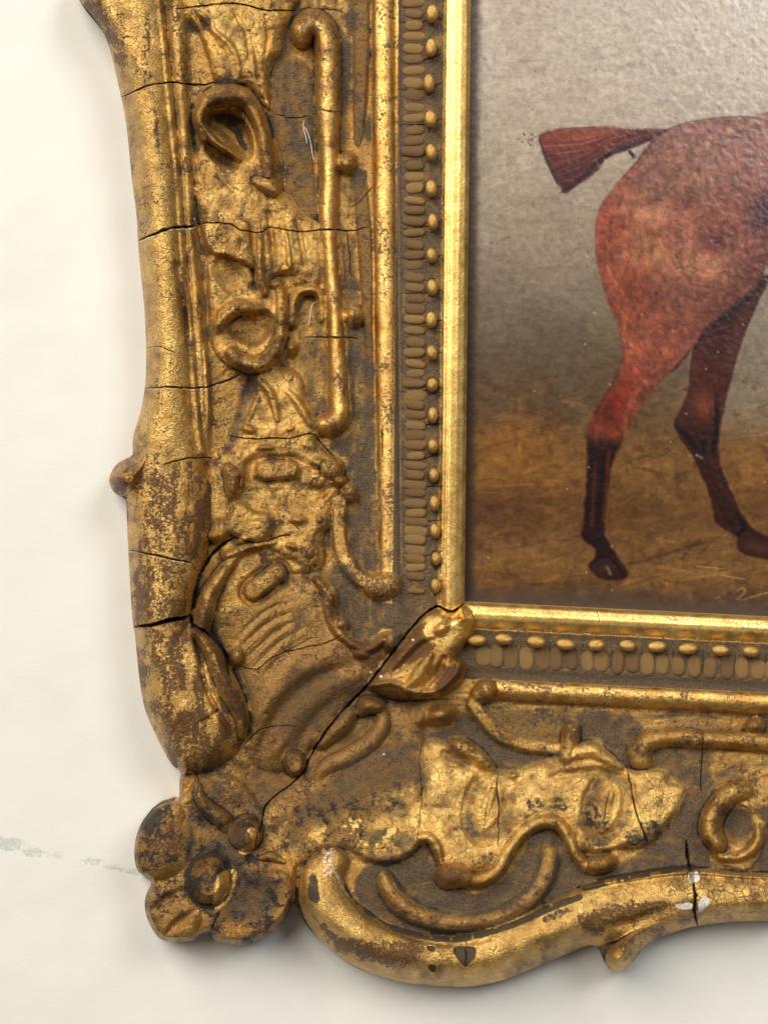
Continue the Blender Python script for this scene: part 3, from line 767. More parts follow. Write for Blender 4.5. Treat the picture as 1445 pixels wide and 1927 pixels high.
# bottom rail
rb = (ID == i_rail_b)
M['bole'] = np.where(rb, 0.28 + 0.5 * (N2 - 0.5), M['bole'])
M['tone'] = np.where(rb, 0.72, M['tone'])
M['dust'] = np.where(rb, 0, M['dust'])
M['crackle'] = np.where(rb, 0.15 + 0.5 * sstep(1150, 1350, XX), M['crackle'])
paint_stroke('grime_shade', [(672, 1702, 6), (740, 1747, 7), (850, 1768, 8), (960, 1742, 8), (1040, 1706, 9), (1090, 1688, 8)], 0.85, wob=1.0)
paint_stroke('grime_shade', [(1100, 1672, 8), (1180, 1650, 9), (1290, 1632, 9), (1300, 1634, 6)], 0.85, wob=1.0)
paint_poly('bole', [(590, 1720), (640, 1760), (700, 1770), (790, 1775), (792, 1800), (770, 1820), (700, 1812), (640, 1790), (600, 1750)], 0.66, 10, 12)
paint_poly('bole', [(1080, 1725), (1180, 1700), (1250, 1690), (1240, 1715), (1160, 1745), (1110, 1760)], 0.64, 12, 12)
paint_poly('grime_shade', [(1120, 1770), (1150, 1745), (1180, 1745), (1160, 1790), (1140, 1800)], 0.5, 10, 6)
paint_poly('grime_shade', [(1020, 1728), (1060, 1705), (1085, 1712), (1040, 1740)], 0.6, 6, 8)
paint_poly('grime_shade', [(580, 1650), (600, 1640), (600, 1700), (575, 1690)], 0.7, 6, 6)
paint_stroke('bronze', [(560, 1706, 12), (585, 1750, 12), (650, 1806, 12), (720, 1836, 12), (800, 1852, 12), (880, 1852, 12)], 0.35)
# white gesso chips
w_, m_ = mask_poly([(612, 1600), (630, 1595), (638, 1605), (628, 1612), (636, 1640), (650, 1670), (660, 1690), (640, 1672), (628, 1645), (610, 1650), (604, 1625)], 3, 5)
M['gesso'][w_] = np.maximum(M['gesso'][w_], m_ * 0.45)
paint_blob('tone', 637, 1618, 10, 14, 0, 1.0, 'flat'); paint_blob('gesso', 637, 1620, 8, 12, 0, 0.0, 'flat')
for pts in ([(1270, 1704), (1288, 1700), (1301, 1702), (1303, 1708), (1294, 1711), (1274, 1709)], [(1315, 1697), (1328, 1688), (1333, 1699), (1324, 1711), (1314, 1716)], [(1294, 1645), (1302, 1642), (1304, 1662), (1296, 1655)], [(1308, 1640), (1315, 1652), (1308, 1662)]):
    w_, m_ = mask_poly(pts, 1.5, 3.5, 2); M['gesso'][w_] = np.maximum(M['gesso'][w_], m_)
for pts in ([(852, 1782), (892, 1782), (894, 1800), (886, 1812), (876, 1822), (864, 1810)], [(804, 1780), (818, 1782), (816, 1791), (806, 1788)], [(806, 1815), (820, 1817), (818, 1830), (808, 1826)]):
    w_, m_ = mask_poly(pts, 1.5, 0.5, 2); M['gesso'][w_] = np.maximum(M['gesso'][w_], m_ * 0.62)
    c_ = np.mean(pts, 0); q_ = [tuple(c_ + (np.array(p) - c_) * 0.92) for p in pts]
    w_, m_ = mask_poly(q_, 1.5, 0.5, 2); M['gesso'][w_] *= (1 - m_); M['grime_shade'][w_] = np.maximum(M['grime_shade'][w_], m_ * 0.85); B[w_] -= m_ * 7
for (x, y, r) in ((777, 1204, 4.5), (717, 1273, 5), (722, 1419, 4), (698, 1265, 4), (802, 1272, 4), (366, 412, 4)):
    paint_blob('gesso', x, y, r * 0.8, r * 0.65, 30, 0.75, 'flat')
# flower
fl = sstep(560, 540, XX) * sstep(1500, 1520, YY) * sstep(0, -4, (XX - 500) - (YY - 1560) * 0.6)
M['bronze'] = np.maximum(M['bronze'], fl * 0.85)
M['tone'] = np.where(fl > 0.3, 0.25, M['tone'])
M['dust'] = np.where(fl > 0.5, np.clip(M['dust'] * 0.6 + 0.15, 0, 1), M['dust'])
M['grime_shade'] = np.maximum(M['grime_shade'], fl * (0.47 + 0.5 * (N2 - 0.5)))
M['bole'] = np.where(fl > 0.3, 0.46 + 0.5 * (N2 - 0.5), M['bole'])
paint_poly('dust', [(350, 1520), (380, 1530), (440, 1575), (470, 1610), (440, 1640), (400, 1605), (370, 1610), (350, 1650), (340, 1600)], 0.9, 10, 8)
paint_poly('dust', [(440, 1640), (500, 1640), (530, 1680), (510, 1720), (450, 1735), (420, 1720)], 0.8, 14, 8)
paint_blob('dust', 312, 1580, 55, 62, 0, 0.08)
paint_blob('bole', 312, 1590, 60, 66, 0, 0.62)
paint_blob('grime_shade', 285, 1545, 28, 40, 35, 0.8)
paint_blob('dust', 385, 1650, 34, 40, 0, 0.0)
paint_blob('bole', 385, 1650, 36, 44, 0, 0.66)
paint_poly('bole', [(412, 1648), (440, 1640), (436, 1680), (418, 1705), (402, 1706)], 0.0, 2, 2)
for ch, a in (('bronze', 0.0), ('grime_shade', 0.0), ('dust', 0.0), ('tone', 0.95)):
    paint_poly(ch, [(412, 1648), (444, 1638), (440, 1680), (420, 1705), (402, 1706)], a, 2, 2)
    paint_poly(ch, [(466, 1560), (486, 1562), (482, 1595), (460, 1608), (450, 1600), (472, 1585)], a, 2, 3)
paint_poly('bole', [(466, 1560), (486, 1562), (482, 1595), (460, 1608), (450, 1600), (472, 1585)], 0.05, 2, 3)
paint_blob('bole', 452, 1565, 22, 30, 0, 0.85)
paint_poly('bole', [(320, 1730), (360, 1720), (380, 1745), (350, 1770), (315, 1765)], 0.3, 8, 8)
paint_poly('bole', [(405, 1745), (450, 1750), (500, 1750), (470, 1775), (420, 1775)], 0.35, 8, 8)
# corner leaf
paint_poly('bole', [(800, 1165), (835, 1155), (875, 1150), (885, 1185), (855, 1215), (820, 1215), (795, 1195)], 0.12, 6, 6)
paint_poly('tone', [(800, 1165), (835, 1155), (875, 1150), (885, 1185), (855, 1215), (820, 1215), (795, 1195)], 1.0, 6, 4)
paint_poly('dust', [(800, 1165), (835, 1155), (875, 1150), (885, 1185), (855, 1215), (820, 1215), (795, 1195)], 0.0, 6, 4)
paint_poly('bole', [(760, 1300), (780, 1265), (805, 1235), (815, 1250), (795, 1285)], 0.2, 4, 4)
paint_poly('bole', [(820, 1290), (850, 1250), (868, 1260), (860, 1285), (820, 1305)], 0.8, 6, 6)
paint_poly('bole', [(770, 1195), (800, 1170), (800, 1200), (820, 1215), (780, 1245), (745, 1260), (720, 1262)], 0.72, 6, 5)
paint_poly('bole', [(645, 1195), (690, 1215), (750, 1190), (740, 1220), (690, 1260), (660, 1230)], 0.66, 10, 8)
# remnants of bright leaf on the dirty lower shell
leaf = sstep(0.50, 0.62, fbm(34, 151, 4) * 0.7 + N3 * 0.3)
for pts in ([(640, 1545), (700, 1490), (760, 1470), (800, 1480), (800, 1600), (740, 1600), (690, 1610), (640, 1590)], [(575, 1560), (620, 1540), (640, 1560), (600, 1600), (560, 1600)]):
    w_, m_ = mask_poly(pts, 16, 14)
    m_ = m_ * leaf[w_]
    for ch, a_ in (('dust', 0.05), ('grime_shade', 0), ('bronze', 0), ('bole', 0.15), ('tone', 0.9)):
        M[ch][w_] = M[ch][w_] * (1 - m_) + a_ * m_
# specks of dust and scratches of leaf loss all over
M['grime_shade'] = np.maximum(M['grime_shade'], 0.0)

gl_ = np.clip(0.72 + (0.7 * (N2 - 0.5) + 1.0 * (STK - 0.5) + 0.5 * (N1 - 0.5)) * np.where(LEFT, 1.0, 0.55) + np.where(LEFT, 0, 0.1), 0.4, 1.05)
M['bronze'] = np.clip(M['bronze'] * (0.8 + 1.5 * (N2 - 0.5)), 0, 1)
M['dust'] = np.where((U > 150), M['dust'] * gl_, M['dust'])
M['bronze'] = np.where((U > 178) & (lo > 0.5), np.maximum(M['bronze'], 0.45), M['bronze'])
paint_poly('dust', [(400, 222), (420, 212), (450, 216), (468, 232), (477, 265), (474, 290), (466, 296), (448, 284), (428, 272), (405, 252)], 0.66, 6, 4)
paint_poly('grime_shade', [(402, 224), (420, 212), (450, 216), (466, 236), (450, 250), (420, 240)], 0.62, 8, 4)
paint_blob('dust', 470, 615, 34, 26, 0, 0.72)
M['dust'] = np.where(kn, M['dust'] * 0.3, M['dust'])
M['dust'] = np.where(ID == i_cl, M['dust'] * 0.3, M['dust'])

fb = ID == [k for k, v in NAMES.items() if v == 'flat_band'][0]
for fk in [k for k, v in NAMES.items() if v in ('flat_band', 'cove_leaf')]:
    M['dust'] = np.where(ID == fk, np.maximum(M['dust'], 0.44), M['dust'])
    M['bronze'] = np.where(ID == fk, 0.8, M['bronze'])

BL = [(812, -36), (813, 26), (811, 90), (807, 157), (810, 224), (811, 287), (811, 355), (814, 418), (812, 481), (813, 541), (811, 602), (812, 664), (813, 724), (814, 781), (814, 839), (816, 894), (817, 947), (818, 999), (820, 1051), (819, 1102)]
BB = [(897, 1205), (948, 1203), (1009, 1208), (1064, 1213), (1122, 1214), (1180, 1215), (1236, 1217), (1294, 1221), (1355, 1224), (1412, 1226), (1468, 1229)]
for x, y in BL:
    paint_blob('grime_shade', x, y + 3, 18, 30, 0, 0.74 + 0.1 * math.sin(y), 'para')
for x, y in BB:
    paint_blob('grime_shade', x, y + 1, 30, 17, 0, 0.74 + 0.1 * math.sin(x), 'para')

paint_stroke('grime_shade', [(393 + 42 * math.cos(a), 1657 + 50 * math.sin(a), 9) for a in np.linspace(0, 6.28, 24)], 0.7, 'soft', sp=False)

paint_poly('bronze', [(520, 1190), (640, 1215), (760, 1200), (720, 1260), (790, 1330), (800, 1400), (780, 1470), (690, 1500), (600, 1540), (500, 1520), (470, 1440), (490, 1350), (470, 1270)], 0.9, 26, 18)
paint_poly('dust', [(560, 1250), (640, 1260), (680, 1290), (620, 1350), (560, 1400), (520, 1390), (520, 1320)], 0.50, 26, 20)
paint_stroke('tone', [(716, 1340, 18), (720, 1362, 20), (700, 1395, 21), (655, 1425, 22), (615, 1445, 18)], 0.8, 'soft')
paint_poly('dust', [(690, 1400), (780, 1400), (790, 1480), (700, 1510), (600, 1560), (540, 1560), (600, 1490)], 0.52, 22, 18)
paint_poly('bronze', [(440, 1180), (520, 1120), (600, 1110), (630, 1180), (540, 1230), (470, 1270)], 0.7, 22, 14)

# cracks traced from the photograph
crack([(228, 181), (255, 170), (290, 158), (322, 153), (345, 157), (372, 160), (405, 155)], 2.6, 14, rim=0.36)
crack([(330, 16), (370, 13), (410, 7), (450, 10), (500, 18), (555, 20)], 2.2, 9)
crack([(560, 18), (600, 16), (645, 22)], 1.5, 4)
crack([(260, 453), (290, 443), (318, 432), (350, 428), (368, 424)], 3.6, 16, rim=0.5)
crack([(372, 420), (430, 420), (455, 434), (490, 437), (515, 428), (560, 436), (612, 432), (650, 435), (690, 428)], 1.9, 8)
crack([(275, 729), (330, 730), (385, 728), (425, 716), (452, 704)], 2.4, 12, rim=0.42)
crack([(278, 655), (300, 653), (320, 660), (330, 665)], 1.4, 4)
crack([(428, 820), (470, 824), (540, 824), (585, 818), (606, 838), (640, 875)], 1.9, 9)
crack([(308, 875), (340, 864), (380, 860), (398, 862)], 2.0, 10)
crack([(243, 1036), (290, 1046), (330, 1055), (358, 1060)], 2.6, 10, rim=0.42)
crack([(250, 1181), (275, 1178), (310, 1170), (345, 1163), (358, 1158)], 5.0, 30, jit=1.5)
crack([(358, 1156), (366, 1178), (388, 1192), (412, 1214), (426, 1238), (432, 1270)], 4.5, 24)
crack([(360, 1150), (366, 1110), (378, 1075), (400, 1045), (425, 1022), (440, 1012)], 4.0, 18)
crack([(440, 1010), (470, 1022), (500, 1020), (530, 1008), (548, 1007)], 2.2, 10)
crack([(575, 635), (610, 637), (650, 636), (672, 638)], 1.9, 9)
crack([(592, 210), (615, 209), (638, 211)], 1.4, 4)
crack([(520, 215), (545, 221), (580, 218)], 1.6, 5)
crack([(440, 1250), (480, 1262), (510, 1240), (560, 1222), (610, 1212), (645, 1195)], 1.5, 5)
crack([(462, 1400), (490, 1372), (530, 1365), (560, 1368)], 1.5, 5)
# mitre split
crack([(876, 1132), (858, 1148), (845, 1150), (825, 1142), (805, 1150), (775, 1182), (745, 1222), (716, 1262), (690, 1292), (652, 1330), (622, 1366), (602, 1396), (588, 1418)], 3.42, 22, jit=1.6, rim=0.3)
crack([(588, 1418), (572, 1452), (545, 1478), (506, 1510), (492, 1552), (478, 1600)], 3.0, 14)
crack([(800, 1388), (792, 1420), (794, 1480), (790, 1530), (786, 1590)], 1.3, 3)
crack([(938, 1455), (934, 1490), (938, 1530), (936, 1590)], 1.9, 7)
crack([(1180, 1440), (1186, 1490), (1194, 1530), (1212, 1572), (1220, 1590)], 2.4, 10)
crack([(1322, 1375), (1320, 1430), (1318, 1470), (1319, 1490)], 2.0, 8)
crack([(1290, 1580), (1296, 1620), (1302, 1650), (1308, 1690), (1306, 1715), (1312, 1742)], 4.2, 20, jit=1.5)
crack([(876, 1768), (877, 1800), (876, 1822)], 1.8, 7)
crack([(340, 1452), (365, 1450), (375, 1470), (370, 1500)], 2.0, 8)
crack([(392, 1756), (402, 1735), (415, 1715)], 2.0, 8)
crack([(1122, 1135), (1130, 1180)], 1.0, 1.0)
rngc = np.random.RandomState(9)
for k in range(17):
    y = 50 + k * 62 + rngc.uniform(-8, 8)
    crack([(752, y), (775, y + 2), (800, y - 1), (832, y - 8 + rngc.uniform(-6, 6))], 1.5, 4, gr=0.9)
for k, x in enumerate((978, 1034, 1094, 1150, 1207, 1265, 1322, 1383, 1440)):
    yb = 1133 + 0.05 * (x - 876)
    crack([(x, yb + 68), (x + 1, yb + 90), (x - 1, yb + 112)], 1.6, 5, gr=0.9)
crack([(700, 350), (680, 375), (660, 390)], 1.4, 3)
crack([(654, 440), (656, 470), (662, 520)], 2.0, 6)
crack([(718, 800), (719, 860)], 2.4, 6, jit=0.6)

# ------------------------------------------------------------------ final heights
inn = np.maximum(-SD, 0)
flz = sstep(565, 540, XX) * sstep(1490, 1515, YY)
nbz = np.clip(1.4 - np.hypot(XX - 232, YY - 892) / 38, 0, 1) + np.clip(1.4 - np.hypot(XX - 1163, YY - 1806) / 34, 0, 1)
e = np.clip(inn / (54.0 - 26 * flz - 24 * np.clip(nbz, 0, 1)), 0, 1)
RIM = 56 + 136 * np.sqrt(np.maximum(1 - (1 - e) ** 2, 0))
HP = np.minimum(H0 + B_PLAIN * (1 - 0.22 * flz), RIM)
hs = boxblur(boxblur(HP, 7.0), 6.0)
wr = np.isin(ID, [i_rail_l, i_rail_b]) * sstep(4, 14, inn) * sstep(66, 40, inn)
H = HP * (1 - wr) + hs * wr + np.minimum(B - B_PLAIN, 0)
H = np.maximum(H - LOWER, 12)
for k in M:
    M[k] = np.clip(M[k], 0, 1)


def world(px, py, z):
    """a point of the layout at its own height above the wall"""
    f = (DIST - z) / DIST
    return (px - CX) * f * PX, (CY - py) * f * PX, z * PX


# snap the rim of the mesh to the true outline
gyv, gxv = np.gradient(KEEP, S)
gl = np.maximum(np.hypot(gxv, gyv), 1e-6)
near = np.abs(KEEP) < 0.72 * S
VX = XX - np.where(near, KEEP * gxv / gl ** 2, 0)
VY = YY - np.where(near, KEEP * gyv / gl ** 2, 0)
ok = KEEP < 0.72 * S
cell = ok[:-1, :-1] & ok[1:, :-1] & ok[:-1, 1:] & ok[1:, 1:]
wx, wy, wz = world(VX, VY, H)
POS = np.stack([wx, wy, wz], -1)
du = np.gradient(POS, axis=1)
dv = np.gradient(POS, axis=0)
NRM = -np.cross(du, dv)
NRM /= np.maximum(np.linalg.norm(NRM, axis=-1, keepdims=True), 1e-12)

# ------------------------------------------------------------------ node helpers and materials


class NT:
    def __init__(s, name):
        s.m = bpy.data.materials.new(name)
        s.m.use_nodes = True
        s.t = s.m.node_tree
        s.t.nodes.clear()

    def n(s, typ, **kw):
        nd = s.t.nodes.new(typ)
        for k, v in kw.items():
            setattr(nd, k, v)
        return nd

    def link(s, a, b):
        s.t.links.new(a, b)

    def val(s, x, sock):
        if hasattr(x, 'is_linked'):
            s.link(x, sock)
        else:
            sock.default_value = x

    def math(s, op, a, b=0.0, c=None, clamp=False):
        nd = s.n('ShaderNodeMath', operation=op)
        nd.use_clamp = clamp
        s.val(a, nd.inputs[0]); s.val(b, nd.inputs[1])
        if c is not None:
            s.val(c, nd.inputs[2])
        return nd.outputs[0]

    def ramp(s, x, a, b):
        nd = s.n('ShaderNodeMapRange', interpolation_type='SMOOTHSTEP')
        s.val(x, nd.inputs[0]); nd.inputs[1].default_value = a; nd.inputs[2].default_value = b
        return nd.outputs[0]

    def mix(s, f, a, b):
        nd = s.n('ShaderNodeMix', data_type='RGBA')
        s.val(f, nd.inputs[0]); s.val(a, nd.inputs[6]); s.val(b, nd.inputs[7])
        return nd.outputs[2]

    def mixf(s, f, a, b):
        nd = s.n('ShaderNodeMix', data_type='FLOAT')
        s.val(f, nd.inputs[0]); s.val(a, nd.inputs[2]); s.val(b, nd.inputs[3])
        return nd.outputs[0]

    def noise(s, vec, feat, detail=3, rough=0.6):
        nd = s.n('ShaderNodeTexNoise')
        s.link(vec, nd.inputs['Vector'])
        nd.inputs['Scale'].default_value = 1.0 / (feat * PX)
        nd.inputs['Detail'].default_value = detail
        nd.inputs['Roughness'].default_value = rough
        return nd.outputs[0]


def gilded(name, use_attr=True, bole=0.4, dust=0.1, tone=0.6):
    t = NT(name)
    tc = t.n('ShaderNodeTexCoord').outputs['Object']
    if use_attr:
        a1 = t.n('ShaderNodeAttribute', attribute_name='wear_a')
        a2 = t.n('ShaderNodeAttribute', attribute_name='wear_b')
        s1 = t.n('ShaderNodeSeparateColor'); t.link(a1.outputs['Color'], s1.inputs[0])
        s2 = t.n('ShaderNodeSeparateColor'); t.link(a2.outputs['Color'], s2.inputs[0])
        vb, vd, vg, vw = s1.outputs[0], s1.outputs[1], s1.outputs[2], a1.outputs['Alpha']
        vt, vc, vz = s2.outputs[0], s2.outputs[1], s2.outputs[2]
        vs = a2.outputs['Alpha']
    else:
        oi = t.n('ShaderNodeObjectInfo').outputs['Random']
        off = t.n('ShaderNodeVectorMath', operation='ADD')
        t.link(tc, off.inputs[0]); t.link(oi, off.inputs[1]); tc = off.outputs[0]
        vs = 0.5
        vb = t.math('MULTIPLY_ADD', oi, 0.16, bole - 0.08); vd, vg, vw, vc, vz = dust, 0.0, 0.0, 0.1, 0.15
        vt = t.math('MULTIPLY_ADD', oi, -0.2, tone + 0.1)
    fine = t.noise(tc, 5.0, 4, 0.7)
    finer = t.noise(tc, 2.2, 2, 0.6)
    med = t.noise(tc, 22, 4, 0.65)
    big = t.noise(tc, 90, 3, 0.6)
    # gold leaf
    g = t.math('ADD', t.math('MULTIPLY', vt, 0.75), t.math('MULTIPLY', t.math('SUBTRACT', med, 0.5), 1.5))
    g = t.math('ADD', g, t.math('MULTIPLY', t.math('SUBTRACT', big, 0.5), 0.8))
    g = t.math('ADD', g, t.math('MULTIPLY', t.math('SUBTRACT', finer, 0.5), 0.7), clamp=True)
    gold = t.mix(g, (0.37, 0.170, 0.032, 1), (1.0, 0.66, 0.21, 1))
    bron = t.mix(fine, (0.11, 0.052, 0.016, 1), (0.38, 0.20, 0.06, 1))
    base = t.mix(vz, gold, bron)
    # exposed clay (bole)
    nb = t.math('ADD', t.math('MULTIPLY', fine, 0.75), t.math('MULTIPLY', med, 0.45))       # mean ~0.6
    mb = t.ramp(t.math('ADD', t.math('SUBTRACT', nb, 0.60), t.math('MULTIPLY', t.math('SUBTRACT', vb, 0.5), 0.66)), -0.045, 0.075)
    mb = t.math('MULTIPLY', mb, 0.92)
    clay = t.mix(med, (0.034, 0.012, 0.004, 1), (0.125, 0.045, 0.011, 1))
    base = t.mix(mb, base, clay)
    metal = t.mixf(mb, t.mixf(vz, 0.97, 0.65), 0.12)
    rough = t.mixf(mb, t.mixf(fine, 0.25, 0.48), 0.46)
    # fine speckle of dirt
    sp = t.math('MULTIPLY', t.ramp(t.noise(tc, 4.0, 4, 0.75), 0.54, 0.65), 0.66)
    base = t.mix(sp, base, (0.045, 0.026, 0.014, 1))
    metal = t.mixf(sp, metal, 0.1)
    # craquelure
    vo = t.n('ShaderNodeTexVoronoi', feature='DISTANCE_TO_EDGE')
    wv = t.n('ShaderNodeVectorMath', operation='MULTIPLY_ADD')
    nc = t.n('ShaderNodeTexNoise'); t.link(tc, nc.inputs['Vector']); nc.inputs['Scale'].default_value = 1 / (9 * PX)
    t.link(nc.outputs['Color'], wv.inputs[0]); wv.inputs[1].default_value = (6 * PX,) * 3; t.link(tc, wv.inputs[2])
    t.link(wv.outputs[0], vo.inputs['Vector'])
    vo.inputs['Scale'].default_value = 1 / (15 * PX)
    ck = t.math('MULTIPLY', t.ramp(vo.outputs['Distance'], 0.05, 0.01), t.ramp(t.math('ADD', t.math('SUBTRACT', med, 0.5), t.math('MULTIPLY', vc, 0.4)), 0.02, 0.25))
    base = t.mix(t.math('MULTIPLY', ck, 0.75), base, (0.05, 0.026, 0.012, 1))
    metal = t.mixf(ck, metal, 0.2)
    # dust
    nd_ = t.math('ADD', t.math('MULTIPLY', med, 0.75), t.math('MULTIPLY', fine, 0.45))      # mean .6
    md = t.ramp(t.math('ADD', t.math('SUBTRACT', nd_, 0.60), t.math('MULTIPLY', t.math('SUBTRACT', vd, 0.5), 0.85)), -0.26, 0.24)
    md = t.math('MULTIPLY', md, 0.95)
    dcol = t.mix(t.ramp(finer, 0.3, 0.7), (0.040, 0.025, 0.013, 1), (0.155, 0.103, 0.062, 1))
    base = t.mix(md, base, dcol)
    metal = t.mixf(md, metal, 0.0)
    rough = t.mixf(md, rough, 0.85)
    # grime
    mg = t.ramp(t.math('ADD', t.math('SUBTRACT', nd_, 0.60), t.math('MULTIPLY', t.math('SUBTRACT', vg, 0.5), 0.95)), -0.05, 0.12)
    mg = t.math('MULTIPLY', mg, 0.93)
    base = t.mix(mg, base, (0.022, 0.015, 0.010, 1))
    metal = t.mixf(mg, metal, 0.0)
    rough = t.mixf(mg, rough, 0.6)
    # gesso
    mw = t.ramp(t.math('ADD', vw, t.math('MULTIPLY', t.math('SUBTRACT', fine, 0.5), 1.3)), 0.44, 0.54)
    base = t.mix(mw, base, (0.62, 0.55, 0.47, 1))
    metal = t.mixf(mw, metal, 0.0)
    rough = t.mixf(mw, rough, 0.7)
    # relief of the surface
    hgt = t.math('ADD', t.math('MULTIPLY', fine, 1.25), t.math('MULTIPLY', finer, 0.8))
    hgt = t.math('ADD', hgt, t.math('MULTIPLY', med, 0.15))
    hgt = t.math('SUBTRACT', hgt, t.math('MULTIPLY', mb, 0.35))
    hgt = t.math('SUBTRACT', hgt, t.math('MULTIPLY', ck, 0.6))
    hgt = t.math('ADD', hgt, t.math('MULTIPLY', t.math('MULTIPLY', md, finer), 2.2))
    bp = t.n('ShaderNodeBump')
    t.val(t.math('MULTIPLY', vs, 1.0), bp.inputs['Strength'])
    bp.inputs['Distance'].default_value = 2.0 * PX
    t.link(hgt, bp.inputs['Height'])
    p = t.n('ShaderNodeBsdfPrincipled')
    t.link(base, p.inputs['Base Color']); t.link(metal, p.inputs['Metallic']); t.link(rough, p.inputs['Roughness'])
    t.link(bp.outputs[0], p.inputs['Normal'])
    p.inputs['Specular IOR Level'].default_value = 0.3
    o = t.n('ShaderNodeOutputMaterial')
    t.link(p.outputs[0], o.inputs[0])
    return t.m


M_GOLD = gilded('worn_gilding')
M_BEAD = gilded('bead_gilding', False, 0.34, 0.06, 0.8)
M_RIB = gilded('rib_gilding', False, 0.52, 0.50, 0.5)


def plain(name, col, rough=0.7, metal=0.0, var=0.15, feat=20):
    t = NT(name)
    tc = t.n('ShaderNodeTexCoord').outputs['Object']
    nz = t.noise(tc, feat, 4)
    c = t.mix(nz, tuple(c * (1 - var) for c in col) + (1,), tuple(min(1, c * (1 + var)) for c in col) + (1,))
    p = t.n('ShaderNodeBsdfPrincipled')
    t.link(c, p.inputs['Base Color']); p.inputs['Roughness'].default_value = rough; p.inputs['Metallic'].default_value = metal
    o = t.n('ShaderNodeOutputMaterial'); t.link(p.outputs[0], o.inputs[0])
    return t.m


M_OCHRE = plain('ochre_side', (0.42, 0.25, 0.10), 0.6)
M_FIBRE = plain('cobweb', (0.62, 0.60, 0.58), 0.8)

# ------------------------------------------------------------------ objects
COL = C.collection


def tag(o, label, cat, group=None):
    o['label'] = label
    o['category'] = cat
    if group:
        o['group'] = group


def link(name, mesh, mat, parent=None):
    o = bpy.data.objects.new(name, mesh)
    if mat and not mesh.materials:
        mesh.materials.append(mat)
    COL.objects.link(o)
    if parent:
        o.parent = parent
    return o


def mesh_np(name, verts, quads, normals=None, attrs=None):
    me = bpy.data.meshes.new(name)
    nv, nf = len(verts), len(quads)
    me.vertices.add(nv)
    me.vertices.foreach_set('co', np.ascontiguousarray(verts, np.float32).ravel())
    me.loops.add(nf * 4)
    me.loops.foreach_set('vertex_index', np.ascontiguousarray(quads, np.int32).ravel())
    me.polygons.add(nf)
    me.polygons.foreach_set('loop_start', np.arange(0, nf * 4, 4, dtype=np.int32))
    me.polygons.foreach_set('loop_total', np.full(nf, 4, np.int32))
    me.update(calc_edges=True)
    me.polygons.foreach_set('use_smooth', np.ones(nf, bool))
    for k, v in (attrs or {}).items():
        a = me.attributes.new(k, 'FLOAT_COLOR', 'POINT')
        a.data.foreach_set('color', np.ascontiguousarray(v, np.float32).ravel())
    if normals is not None:
        me.normals_split_custom_set_from_vertices(np.ascontiguousarray(normals, np.float32))
    return me


frame = bpy.data.objects.new('picture_frame', None)
COL.objects.link(frame)
tag(frame, 'ornate gilded picture frame with worn gold and cracked scrollwork corner, hung on the pale wall', 'picture frame')

WA = np.stack([M['bole'], M['dust'], M['grime_shade'], M['gesso']], -1)
WB = np.stack([M['tone'], M['crackle'], M['bronze'], 1 - M['smooth']], -1)
cid = ID[:-1, :-1]
idx = np.arange(NX * NY).reshape(NY, NX)
POSf, NRMf, WAf, WBf = POS.reshape(-1, 3), NRM.reshape(-1, 3), WA.reshape(-1, 4), WB.reshape(-1, 4)
ids = np.unique(cid[cell])
i_shell = [k for k, v in NAMES.items() if v == 'flower_base'][0]
flower_parts = ('petal', 'boss')
owner = {}
SUB = {}
order = sorted(ids, key=lambda k: 0 if NAMES[int(k)] in ('flower_base', 'bead_band', 'shell', 'outer_rail') else 1)
for k in order:
    m = cell & (cid == k)
    if m.sum() < 12:                                  # slivers join the cove
        cid[m] = 1
order = [k for k in order if (cell & (cid == k)).any()]
made = {}
for k in order:
    jj, ii = np.nonzero(cell & (cid == k))
    q = np.stack([idx[jj, ii], idx[jj + 1, ii], idx[jj + 1, ii + 1], idx[jj, ii + 1]], -1)
    u, inv = np.unique(q.ravel(), return_inverse=True)
    nm = NAMES[int(k)]
    me = mesh_np(nm, POSf[u], inv.reshape(-1, 4), NRMf[u], {'wear_a': WAf[u], 'wear_b': WBf[u]})
    par = frame
    if nm in ('petal', 'boss'):
        par = made['flower_base']
    elif nm == 'shell_lobe' or nm == 'shell_fin':
        par = made['shell']
    elif nm in ('nub', 'spur') and 'outer_rail' in made:
        par = made['outer_rail']
    o = link(nm, me, M_GOLD, par)
    made.setdefault(nm, o)
    made[int(k)] = o

# returns: the outer side down to the wall and the rebate down to the picture
r_e = np.zeros_like(cell)
V_, F_ = {'o': [], 'i': []}, {}
pad = np.pad(cell, 1)
edges = []
for (dj, di, a, b) in ((0, -1, (0, 0), (1, 0)), (0, 1, (1, 1), (0, 1)), (-1, 0, (0, 1), (0, 0)), (1, 0, (1, 0), (1, 1))):
    nb = pad[1 + dj:pad.shape[0] - 1 + dj, 1 + di:pad.shape[1] - 1 + di]
    jj, ii = np.nonzero(cell & ~nb)
    edges.append(np.stack([idx[jj + a[0], ii + a[1]], idx[jj + b[0], ii + b[1]]], -1))
edges = np.vstack(edges)
Uf = U.ravel()
for nm, sel, zlow, mat in (('frame_side', Uf[edges[:, 0]] > 20, 0.4, M_OCHRE), ('rebate', Uf[edges[:, 0]] <= 20, 20.0, M_OCHRE)):
    e2 = edges[sel]
    u, inv = np.unique(e2.ravel(), return_inverse=True)
    top = POSf[u]
    low = top.copy(); low[:, 2] = zlow * PX
    inv = inv.reshape(-1, 2)
    n = len(u)
    quads = np.stack([inv[:, 1], inv[:, 0], inv[:, 0] + n, inv[:, 1] + n], -1)
    link(nm, mesh_np(nm, np.vstack([top, low]), quads), mat, frame)

# ------------------------------------------------------------------ beads and ribs


